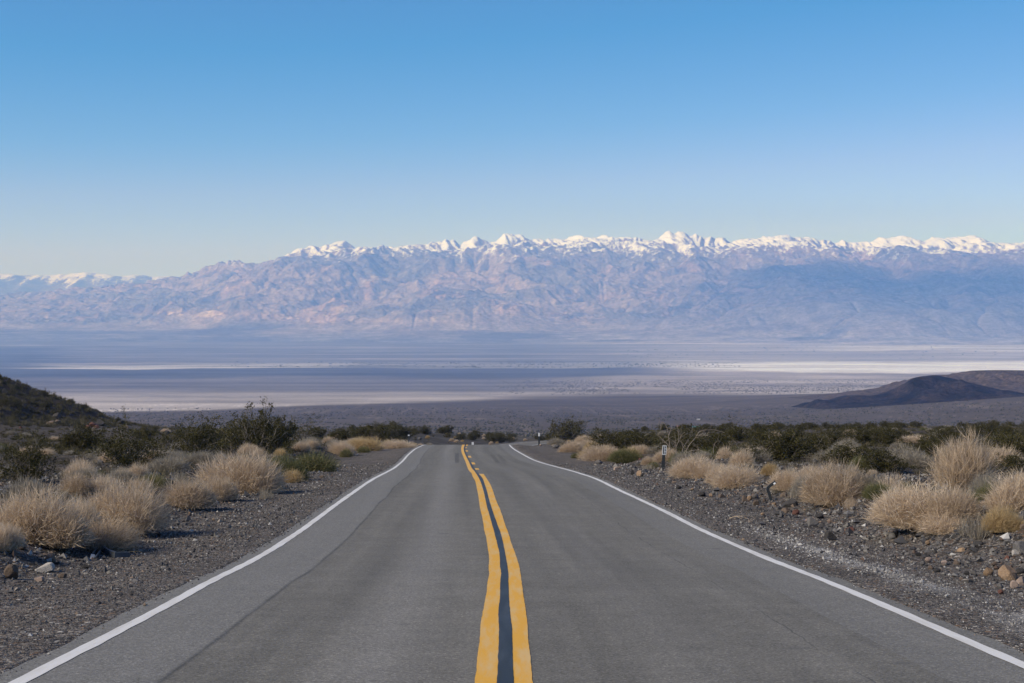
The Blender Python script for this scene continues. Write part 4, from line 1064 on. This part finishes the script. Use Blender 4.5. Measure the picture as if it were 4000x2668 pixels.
rl_ = [
 (42,2262,62,76,'brown',5,'smooth brown boulder low at the left edge'), (197,2196,46,42,'brown',6,'dark brown stone above the tan wedge on the left bank'),
 (168,2238,78,40,'pale',2,'long tan grey wedge of stone right of the brown boulder'), (188,2198,34,18,'pale',3,'pale flat stone tucked below the dark brown one'),
 (312,2132,50,48,'grey',5,'grey rounded stone under the drooping grass on the left'), (243,2258,34,22,'brown',4,'small brown stone right of the tan wedge'),
 (330,2222,40,18,'dark',1,'flat dark stone on the left gravel in front of the bent post'), (150,2272,40,24,'pink',2,'pinkish flat stone right of the brown boulder'),
 (246,1918,48,26,'pale',2,'white stone behind the largest left clump'), (300,1898,56,36,'grey',7,'grey boulder above the white stone on the left flat'),
 (252,1895,32,32,'dark',1,'dark stone left of the grey boulder on the left flat'), (275,1892,20,18,'tan',3,'small orange stone between the dark and grey ones'),
 (150,1925,60,34,'brown',4,'brown stone behind the grass at the left edge'), (45,1925,80,36,'grey',2,'pale grey slab at the left edge behind the grass'),
 (290,1912,20,12,'pale',3,'small white stone right of the white one on the left flat'), (312,1916,16,10,'pale',5,'tiny white stone on the left flat'),
 (735,1826,34,26,'dark',5,'dark boulder beside the big left bush'), (770,1822,22,12,'pink',3,'pink stone right of the dark boulder'), (720,1860,40,14,'dark',2,'dark flat rock on the grey gravel heap on the left'),
 (1138,1722,18,16,'pink',5,'pale pink stone on the heap left of the road'), (520,1862,46,26,'dark',0,'dark fallen slab beneath the wide left bush'),
 (360,1668,34,22,'red',0,'reddish rock on the crest of the dark hillside'), (388,1664,40,32,'dark',1,'black rock on the crest of the dark hillside'), (345,1676,30,18,'red',6,'dull red rock beside the black one on the hillside'),
 (525,1692,26,20,'dark',2,'black rock at the foot of the hillside crest'), (563,1692,26,18,'dark',3,'dark rock right of the black one on the skyline'), (652,1693,24,14,'dark',6,'lone black rock on the left skyline'),
 (15,1540,30,26,'dark',1,'black outcrop high on the hillside at the left edge'), (220,1632,36,22,'dark',4,'black outcrop in the middle of the hillside'),
 (1255,1868,20,14,'brown',2,'brown stone at the edge of the left shoulder'), (1640,1717,18,12,'grey',5,'grey rounded boulder beyond the crest left of the road'),
 (3243,2112,54,42,'dark',1,'large dark block on the right bank'), (3587,2174,26,20,'dark',2,'small dark cube in the right foreground gravel'), (3492,2100,28,28,'dark',4,'upright dark stone below the biggest tan clump'),
 (3626,2130,24,24,'tan',5,'tan stone with a dark foot in the right foreground'), (3628,2198,32,28,'pink',3,'pink stone in the cluster on the right shoulder edge'), (3606,2210,24,22,'grey',5,'grey stone left in the cluster on the right shoulder edge'),
 (3640,2225,28,20,'brown',6,'brown stone below the pink one in the cluster'), (3660,2235,34,22,'dark',7,'dark stone at the foot of the cluster on the right'), (3688,2208,26,24,'pink',2,'pinkish stone at the right end of the cluster'),
 (3862,2250,44,46,'tan',7,'largest orange tan stone near the right edge'), (3885,2212,28,18,'brown',3,'brown flat stone above the orange tan one'), (3912,2322,26,24,'red',5,'round red brown stone near the right edge'),
 (3910,2298,28,24,'grey',6,'grey stone just above the red brown one'), (3965,2298,34,36,'pink',0,'tall pinkish stone at the right edge'), (3990,2285,32,38,'pink',4,'pale brown stone at the very right edge'),
 (3988,2330,24,18,'pale',2,'pale stone low at the right edge'), (3968,2170,34,26,'pale',1,'cream coloured stone on the bank at the right edge'), (3808,2250,30,26,'grey',6,'grey stone left of the orange tan one'),
 (3775,2250,26,24,'dark',2,'dark stone in the row left of the grey one'), (3756,2270,22,18,'brown',5,'brown stone at the left end of that row'), (3985,2242,44,30,'dark',7,'dark slab above the pale brown stone at the right edge'),
 (2908,1962,24,32,'brown',1,'dark brown upright block on the right bank'), (2930,1955,24,26,'tan',5,'tan block beside the dark brown one on the right bank'), (2952,1950,24,26,'grey',3,'grey block right of the tan one on the right bank'),
 (2955,1975,28,26,'brown',0,'brown grey stone below the three blocks'), (2970,1968,20,18,'dark',6,'dark stone beside the snapped post'), (3065,1943,30,24,'brown',4,'dark brown stone at the edge of the straw right of the snapped post'),
 (3088,1982,60,34,'dark',2,'long dark boulder right of the snapped post'), (3072,2002,40,22,'brown',6,'brown stone in front of the long dark boulder'), (3108,2012,34,30,'red',7,'dark red rock in front of the long dark boulder'),
 (3055,2016,24,24,'grey',1,'grey block left of the dark red rock'), (2980,2015,20,16,'tan',3,'orange stone at the edge of the right shoulder'), (3172,2058,44,44,'grey',1,'square grey boulder on the right bank'),
 (3160,2038,34,14,'pink',2,'pink slab resting against the square grey boulder'), (3203,2028,44,26,'dark',5,'dark boulder behind the square grey one'), (3210,2060,26,20,'grey',0,'smaller grey stone right of the square boulder'),
 (3025,1974,18,14,'tan',4,'small orange stone at the foot of the snapped post'), (3090,1945,28,12,'pink',2,'pale pink slab right of the snapped post'),
 (2744,1940,36,24,'dark',5,'rounded dark stone below the pale straw right of the sign'), (2650,1910,24,20,'dark',7,'dark grey stone at the toe of the bank below the sign'), (2705,1917,20,12,'tan',3,'tan stone at the toe of the bank below the sign'),
 (2612,1888,24,20,'grey',2,'grey upright stone at the toe of the bank'), (2780,1940,22,14,'tan',6,'tan stone right of the rounded dark one'), (2817,1945,28,18,'brown',1,'brown stone low on the bank right of the sign'),
 (2815,1882,28,26,'brown',4,'brown block lying in the straw right of the sign'), (2470,1855,18,24,'dark',1,'dark upright stone left of the sign post'), (2502,1860,32,26,'tan',6,'large tan stone left of the sign post'),
 (2508,1862,16,14,'dark',3,'dark stone leaning on the large tan one'), (2415,1810,20,20,'dark',1,'black block in front of the straw left of the sign'), (2428,1818,14,14,'dark',5,'small black stone beside the black block'),
 (2408,1838,24,18,'pink',0,'pinkish brown stone on the right bank'), (2340,1812,36,18,'grey',6,'grey rock on the rim of the right bank'), (2275,1794,30,14,'dark',2,'dark flat rock on the rim of the right bank'),
 (2170,1752,30,22,'grey',7,'grey boulder near the far right post'), (2112,1742,12,9,'pink',5,'pink stone at the foot of the far right post'),
]
for (x, y, w, h, c, k, lab) in rl_: add_rock(x, y, w, h, c, lab, k)
n = 0
while n < 190:
    Yb = math.exp(random.uniform(math.log(13), math.log(75))); sd = random.choice([-1, 1, 1])
    toe = 5.5+.03*min(Yb, 70)
    Xb = float(XR(Yb)) + sd*(toe + random.uniform(-.1, 2.2 if n % 4 else 7))
    if abs(2000+F*Xb/Yb-2000) > 2100: continue
    s_ = min(.17, random.lognormvariate(math.log(.06), .4))
    side = 'left' if sd < 0 else 'right'
    c = random.choice(['dark', 'dark', 'dark', 'grey', 'grey', 'brown', 'brown', 'red', 'tan'])
    add_rock(0, 0, 0, 0, c, 'loose fist to head sized stone on the stony %s bank' % side, None, 'loose stones on the %s bank' % side, Vector((Xb, Yb, gz(Xb, Yb)-.25*s_)), (s_, s_*random.uniform(.6, .9)))
    n += 1
n = 0
while n < 25:
    Yb = random.uniform(150, 262); Xb = -random.uniform(58, .38*Yb)
    if -Xb < 58: continue
    s_ = random.uniform(.25, .8)
    add_rock(0, 0, 0, 0, random.choice(['dark', 'dark', 'red', 'brown']), 'dark rock strewn over the hillside at the left edge', None, 'rocks on the left hillside', Vector((Xb, Yb, gz(Xb, Yb)-.3*s_)), (s_, s_*.7))
    n += 1
# pebbles: gravel nobody could count
N = 110000
r = np.random.default_rng(123)
Yb = np.exp(r.uniform(np.log(7.5), np.log(70), N)); sd = np.where(r.random(N) < .5, -1, 1)
aa = np.where(r.random(N) < .45, r.uniform(3.66, 5.6, N), r.uniform(5.2, 11.5, N))
aa = np.where((aa < 4.1) & (r.random(N) < .4), aa+.6, aa)
Xb = XR(Yb)+sd*aa
ok = np.abs(Xb/Yb) < .44
Xb, Yb, aa = Xb[ok], Yb[ok], aa[ok]; N = len(Xb)
Zb = ground_z(Xb, Yb)
bank = sstep(5.2, 6.4, aa)
sc = np.minimum(np.exp(r.normal(np.log(.0068+.0095*bank), .5)), .085)*np.clip(Yb/14, .7, 1.8)
oct_ = np.array([[1,0,0],[0,1,0],[-1,0,0],[0,-1,0],[.1,0,.75],[0,.1,-.6]])
ang = r.uniform(0, 6.28, N); ca, sa = np.cos(ang), np.sin(ang)
VO = oct_[None]*r.uniform(.55, 1.25, (N, 6, 1)) + r.normal(0, .16, (N, 6, 3)); VO[:, :, 1] *= r.uniform(.5, 1, (N, 1))
VO = np.stack([VO[..., 0]*ca[:, None]-VO[..., 1]*sa[:, None], VO[..., 0]*sa[:, None]+VO[..., 1]*ca[:, None], VO[..., 2]], -1)*sc[:, None, None]
VO += np.stack([Xb, Yb, Zb+sc*.25], -1)[:, None]
TO = np.array([[0,1,4],[1,2,4],[2,3,4],[3,0,4],[1,0,5],[2,1,5],[3,2,5],[0,3,5]])[None] + np.arange(N)[:, None, None]*6
me = mesh_np('loose_gravel', VO.reshape(-1, 3), tris=TO.reshape(-1, 3))
pal = np.array([(.05,.05,.055),(.09,.088,.092),(.13,.125,.125),(.19,.18,.17),(.25,.24,.23),(.42,.41,.40),(.22,.165,.125),(.12,.085,.07),(.30,.265,.235)])
pi = r.choice(len(pal), N, p=[.20,.23,.21,.13,.08,.04,.045,.045,.02])
dusty = (np.exp(-((Xb-XR(Yb)-4.75)/.7)**2)*np.exp(-((Yb-11)/3.2)**2)*1.1 + .75*np.exp(-((Xb-XR(Yb)-4.6)/.4)**2)*sstep(14, 17, Yb)*(1-sstep(23, 28, Yb))) > r.random(N)*.8
pi = np.where(dusty & (r.random(N) < .8), r.choice([4, 4, 5, 5], N), pi)
vcol(me, 'tone', np.repeat(pal[pi]*r.uniform(.7, 1.08, (N, 1)), 6, 0))
m, nt, b = new_mat('gravel stones'); q = NB(nt); q.lk(q.attr('tone').outputs['Color'], b.inputs['Base Color'])
o = link('loose_gravel', me, m); tag(o, 'loose grey and white gravel on both road shoulders', 'gravel', kind='stuff')

# ------------------------------------------------------------------ posts
M_POST = plain('dark painted steel', (.030, .036, .042), .55, .25, 6, .4)
M_REFL = plain('white reflective sheet', (.66, .68, .70), .4, .08, 10, .4)
M_BLK = plain('black marking', (.025, .027, .03), .6, .1, 10)
M_GALV = plain('scuffed grey plate', (.36, .38, .41), .5, .2, 12, .4)
M_PAD = plain('grey blue post', (.075, .085, .10), .5, .2, 6, .4)
def boxes(name, items, bevel=.002):
    bm = bmesh.new()
    for (c, s) in items:
        g_ = bmesh.ops.create_cube(bm, size=1.0)
        for v_ in g_['verts']: v_.co = Vector((v_.co.x*s[0]+c[0], v_.co.y*s[1]+c[1], v_.co.z*s[2]+c[2]))
    if bevel: bmesh.ops.bevel(bm, geom=bm.edges[:], offset=bevel, segments=1, affect='EDGES')
    me = bpy.data.meshes.new(name); bm.to_mesh(me); bm.free(); return me
def channel(name, pts, w, d, th, roll=None):
    """a U-shaped steel post swept along points in its own x-z plane"""
    prof = [(-w/2, 0), (-w/2, d), (-w/2+th, d), (-w/2+th, th), (w/2-th, th), (w/2-th, d), (w/2, d), (w/2, 0)]
    V = []; Q = []; n_ = len(pts); k = len(prof)
    for i, p in enumerate(pts):
        p = np.array(p, float); t = np.array(pts[min(i+1, n_-1)], float)-np.array(pts[max(i-1, 0)], float); t /= np.linalg.norm(t)
        a = np.cross(np.array([0, 1.0, 0]) if abs(t[1]) < .9 else np.array([1.0, 0, 0]), t); a /= np.linalg.norm(a); c = np.cross(t, a)
        for (u_, v__) in prof: V.append(p + a*u_ + c*v__)
    for i in range(n_-1):
        for j in range(k): Q.append((i*k+j, i*k+(j+1) % k, (i+1)*k+(j+1) % k, (i+1)*k+j))
    bm = bmesh.new(); vs = [bm.verts.new(x) for x in V]
    for f in Q: bm.faces.new([vs[i] for i in f])
    bm.faces.new([vs[i] for i in range(k)][::-1]); bm.faces.new([vs[(n_-1)*k+i] for i in range(k)])
    bmesh.ops.recalc_face_normals(bm, faces=bm.faces[:])
    me = bpy.data.meshes.new(name); bm.to_mesh(me); bm.free(); return me
# sign post with its narrow upright marker plate
p = hit(2590, 1834); h = 91/F*p.y; s = p.y/F
o = empty('roadside_marker', p); tag(o, 'dark post with a narrow upright white framed marker on the right bank', 'marker post')
top_h = (1834-1740)*s; pl = 37*s; pw = 16*s
link('post', channel('post', [(0, 0, -.25), (3*s, 0, top_h*.62), (5*s, 0, top_h-.01)], 12*s, .035, .008), M_POST, o)
cx, cz = 5.2*s, top_h-pl/2
pe = link('plate', boxes('plate', [((0, 0, 0), (pw, .006, pl))], .001), M_REFL, o); pe.location = (cx, -.012, cz); pe.rotation_euler = (0, R(3.0), 0)
mk = boxes('marking', [((-.20*pw, -.0050, 0), (.24*pw, .003, .84*pl))] + [((.20*pw, -.0050, z_*pl), (.22*pw, .003, .235*pl)) for z_ in (.30, 0, -.30)], 0)
link('marking', mk, M_BLK, pe)
def delineator(x, y, h, w, label, plate_frac, mat):
    p = hit(x, y) if y > 1738 else Vector(((x-2000)/F*262, 262, gz((x-2000)/F*262, 262)))
    s = p.y/F; o = empty('marker_post', p); tag(o, label, 'marker post', 'slim marker posts at the crest')
    H = h*s
    link('post', channel('post', [(0, 0, -.2), (-.01, 0, H*.5), (-.03, 0, H-.005)], w*s, .03, .007), M_POST if mat is None else mat, o)
    pe = link('reflector', boxes('reflector', [((0, 0, 0), (w*s*1.05, .006, H*plate_frac))], .001), M_REFL, o); pe.location = (-.028, -.01, H-H*plate_frac/2)
    return o
delineator(2106, 1740, 49, 6.4, 'slim marker post with a white top at the crest on the right', .27, None)
delineator(1598, 1745, 47, 6.4, 'slim dark marker post at the crest on the left', .10, None)
for x in (1844.5, 1848.8):
    Yd = 268.0; Xd = (x-2000)/F*Yd; s = Yd/F
    zb = gz(Xd, Yd); zt = (HOR-1727)/F*Yd
    o = empty('white_marker', Vector((Xd, Yd, zb))); tag(o, 'tiny white marker beyond the crest, %s of the pair' % ('left' if x < 1846 else 'right'), 'marker post', 'pair of white markers beyond the crest')
    hh = max(.4, zt-zb)
    link('stake', boxes('stake', [((0, 0, hh/2-.1), (.20, .06, hh+.2))], .004), M_REFL, o)
# snapped post on the right bank
p = hit(3014, 1958); s = p.y/F
o = empty('snapped_post', p); tag(o, 'dark steel post snapped and bent to the right in the right bank gravel', 'bent post')
pts = [(2*s, 0, -.15), (0, 0, 0), (-8*s, 0, 26*s), (-15*s, 0, 46*s), (-14.5*s, -.005, 50*s), (-10*s, -.01, 56*s), (-2*s, -.03, 64*s), (8*s, -.05, 71*s), (14*s, -.07, 77*s)]
link('post', channel('post', pts, 11*s, .035, .007), M_POST, o)
e = link('reflector', boxes('reflector', [((0, 0, 0), (9*s, .006, 6*s))], .001), M_REFL, o); e.location = (9*s, -.085, 71*s); e.rotation_euler = (R(-20), R(-35), 0)
# flattened post lying on the left gravel
p = hit(440, 2188); s = p.y/F
o = empty('flattened_post', p); tag(o, 'bent dark metal post lying flat on the left gravel under the grass', 'bent post')
def gnd(x, y, up=.02):
    q_ = hit(x, y); return tuple(np.array(q_)+np.array([0, 0, up])-np.array(p))
e1 = [gnd(508, 2177, .03), gnd(470, 2179, .035), gnd(448, 2180, .04), gnd(430, 2175, .045), gnd(410, 2167, .055), gnd(396, 2160, .07), gnd(388, 2156, .085)]
me = channel('post', e1, .085, .03, .008); link('post', me, M_PAD, o)
e2 = [gnd(388, 2156, .085), gnd(380, 2158, .075), gnd(368, 2168, .05), gnd(358, 2177, .035)]
link('bracket', boxes('none', [((0, 0, 0), (.001, .001, .001))], 0) if False else channel('bracket', e2, .03, .02, .006), M_PAD, o)
e3 = [gnd(390, 2169, .06), gnd(380, 2178, .045), gnd(366, 2190, .03)]
link('bracket', channel('bracket', e3, .03, .02, .006), M_PAD, o)
a_ = np.array(gnd(356, 2176, .035)); b_ = np.array(gnd(366, 2192, .03)); mid = (a_+b_)/2
pe = link('plate', boxes('plate', [((0, 0, 0), (.055, .006, .10))], .001), M_GALV, o); pe.location = mid; pe.rotation_euler = (R(-55), R(18), R(15))

# far settlement on the fan: a few tiny roofs and a pale rounded boulder
M_WALL = plain('pale wall', (.32, .29, .26)); M_TEAL = plain('teal roof', (.07, .21, .20), .6); M_ORG = plain('rust roof', (.34, .15, .09), .6); M_GRY = plain('pale roof', (.42, .42, .42), .6)
def far_house(x, y, w, h, roof, label):
    d = np.geomspace(500, 4000, 6000); X = (x-2000)/F*d; k = np.nonzero(ground_z(X, d) >= (HOR-y)/F*d)[0]; i = k[0] if len(k) else 0
    d = d[i]; s = d/F; o = empty('house', Vector((X[i], d, gz(X[i], d)))); tag(o, label, 'house', 'tiny buildings on the far fan')
    W, H = w*s, h*s
    link('wall', boxes('wall', [((0, 0, H*.3), (W, W*.6, H*.7))], 0), M_WALL, o)
    bm = bmesh.new()
    c = [(-W*.54, -W*.34, H*.65), (W*.54, -W*.34, H*.65), (W*.54, W*.34, H*.65), (-W*.54, W*.34, H*.65), (-W*.54, 0, H), (W*.54, 0, H)]
    vs = [bm.verts.new(v_) for v_ in c]
    for f in ((0, 1, 5, 4), (2, 3, 4, 5), (0, 4, 3), (1, 2, 5), (3, 2, 1, 0)): bm.faces.new([vs[i_] for i_ in f])
    bmesh.ops.recalc_face_normals(bm, faces=bm.faces[:])
    me = bpy.data.meshes.new('roof'); bm.to_mesh(me); bm.free(); link('roof', me, roof, o)
far_house(2718, 1674, 26, 9, M_TEAL, 'tiny teal roofed building far down the fan')
far_house(2653, 1669, 18, 6, M_ORG, 'tiny rust roofed building far down the fan')
far_house(2728, 1642, 12, 6, M_GRY, 'tiny pale roofed building, farthest down the fan')
d_ = 62.0
p = Vector(((2579-2000)/F*d_, d_, 0)); p.z = gz(p.x, p.y)

# ------------------------------------------------------------------ air, sky, sun, clouds, camera
bm = bmesh.new(); bmesh.ops.create_cube(bm, size=1.0)
for v_ in bm.verts: v_.co = Vector((v_.co.x*90000, v_.co.y*56000+24500, -720 + (v_.co.z+.5)*2300))
me = bpy.data.meshes.new('haze'); bm.to_mesh(me); bm.free()
m = bpy.data.materials.new('haze'); m.use_nodes = True; nt = m.node_tree; nt.nodes.clear()
out = nt.nodes.new('ShaderNodeOutputMaterial'); pv = nt.nodes.new('ShaderNodeVolumePrincipled')
HAZE_COL, HAZE_D = (.20, .41, 1.0), 6.1e-5
pv.inputs['Color'].default_value = (*HAZE_COL, 1); pv.inputs['Density'].default_value = HAZE_D; pv.inputs['Anisotropy'].default_value = 0.0
pv.inputs['Absorption Color'].default_value = (1, 1, 1, 1)
nt.links.new(pv.outputs[0], out.inputs['Volume'])
o = link('haze', me, m); tag(o, 'thin blue haze filling the whole valley', 'haze', kind='stuff')

SUN_AZ = (-.90, -.44); SUN_EL = 35.0
sv = Vector((SUN_AZ[0], SUN_AZ[1], 0)).normalized()*math.cos(R(SUN_EL)); sv.z = math.sin(R(SUN_EL))
ld = bpy.data.lights.new('sun', 'SUN'); ld.energy = 4.6; ld.angle = R(20); ld.color = (1.0, .905, .765)
lo_ = bpy.data.objects.new('sun', ld); COL.objects.link(lo_); lo_.rotation_euler = sv.to_track_quat('Z', 'Y').to_euler(); lo_.location = (0, 0, 50)
w_ = bpy.data.worlds.new('World'); SC.world = w_; w_.use_nodes = True; nt = w_.node_tree
bg = nt.nodes['Background']; sky = nt.nodes.new('ShaderNodeTexSky'); sky.sky_type = 'NISHITA'; sky.sun_disc = False
sky.sun_elevation = R(SUN_EL); sky.sun_rotation = math.atan2(sv.x, sv.y)
sky.altitude = 3000; sky.air_density = 1.0; sky.dust_density = 0.0; sky.ozone_density = 6.0
q = NB(nt); sp = q.n('SeparateColor'); q.lk(sky.outputs[0], sp.inputs[0]); cb = q.n('CombineColor')
# the clear desert air of the photograph: deeper blue above, milky towards the horizon
fc = q.ramp(q.math('MULTIPLY', sp.outputs[0], .1), [(0, .045), (.125, .070), (.178, .17), (.235, .325), (.36, .52), (.60, .60), (1, .8)])
q.lk(q.math('MULTIPLY', fc, 10.0), cb.inputs[0])
for i, k_ in ((1, 1.235), (2, 1.42)): q.lk(q.math('MULTIPLY', sp.outputs[i], k_), cb.inputs[i])
q.lk(cb.outputs[0], bg.inputs[0]); bg.inputs[1].default_value = .10
def cloud(cx, cy, cz, rx, ry, rz, seed, mat):
    bm = bmesh.new(); bmesh.ops.create_icosphere(bm, subdivisions=5, radius=1.0)
    P_ = np.array([v_.co for v_ in bm.verts])
    nn = fbm(P_[:, 0]*1.7+seed, P_[:, 1]*1.7+P_[:, 2]*.9, 5, seed)
    P_ = P_*(1+.55*nn)[:, None]; P_[:, 2] = np.where(P_[:, 2] < 0, P_[:, 2]*.35, P_[:, 2])
    for v_, c in zip(bm.verts, P_): v_.co = c*np.array([rx, ry, rz])
    me = bpy.data.meshes.new('cloud'); bm.to_mesh(me); bm.free()
    me.polygons.foreach_set('use_smooth', np.ones(len(me.polygons), bool))
    o = link('cloud', me, mat); o.location = (cx, cy, cz); tag(o, kind='structure'); return o
def cloud_mat(name, through):
    m, nt, b = new_mat(name); q = NB(nt); b.inputs['Base Color'].default_value = (.92, .92, .92, 1)
    t_ = q.n('BsdfTranslucent'); t_.inputs[0].default_value = (.9, .9, .9, 1); mx = q.n('MixShader'); mx.inputs[0].default_value = .45
    q.lk(b.outputs[0], mx.inputs[1]); q.lk(t_.outputs[0], mx.inputs[2])
    tp = q.n('BsdfTransparent'); m2 = q.n('MixShader'); m2.inputs[0].default_value = through
    q.lk(mx.outputs[0], m2.inputs[1]); q.lk(tp.outputs[0], m2.inputs[2]); q.lk(m2.outputs[0], [x for x in nt.nodes if x.type == 'OUTPUT_MATERIAL'][0].inputs[0])
    return m
def cloud_over(X, Y, Z, alt, rx, ry, rz, seed, mat):     # where a cloud hangs whose shadow falls around (X, Y, Z)
    k = (alt-Z)/sv.z; return cloud(X+sv.x*k, Y+sv.y*k, alt, rx, ry, rz, seed, mat)
cloud_over(6800, 23300, -100, 6200, 3700, 3000, 500, 3, cloud_mat('cloud', .12))

cd = bpy.data.cameras.new('camera'); cd.lens = 50.0; cd.sensor_width = 36; cd.shift_y = -(1334-HOR)/4000; cd.clip_start = .1; cd.clip_end = 150000
co = bpy.data.objects.new('camera', cd); COL.objects.link(co); co.rotation_euler = (R(90), 0, 0); co.location = (0, 0, 0); SC.camera = co
vs_ = SC.view_settings; vs_.view_transform = 'Standard'; vs_.look = 'None'; vs_.exposure = 0.0; vs_.gamma = 1.0
SC.cycles.max_bounces = 6; SC.cycles.diffuse_bounces = 2; SC.cycles.volume_bounces = 2; SC.cycles.transparent_max_bounces = 6
SC.cycles.use_denoising = True; SC.cycles.denoiser = 'OPENIMAGEDENOISE'; SC.cycles.denoising_prefilter = 'ACCURATE'; SC.cycles.denoising_input_passes = 'RGB_ALBEDO_NORMAL'
print('script', round(time.time()-T0, 1), 's')
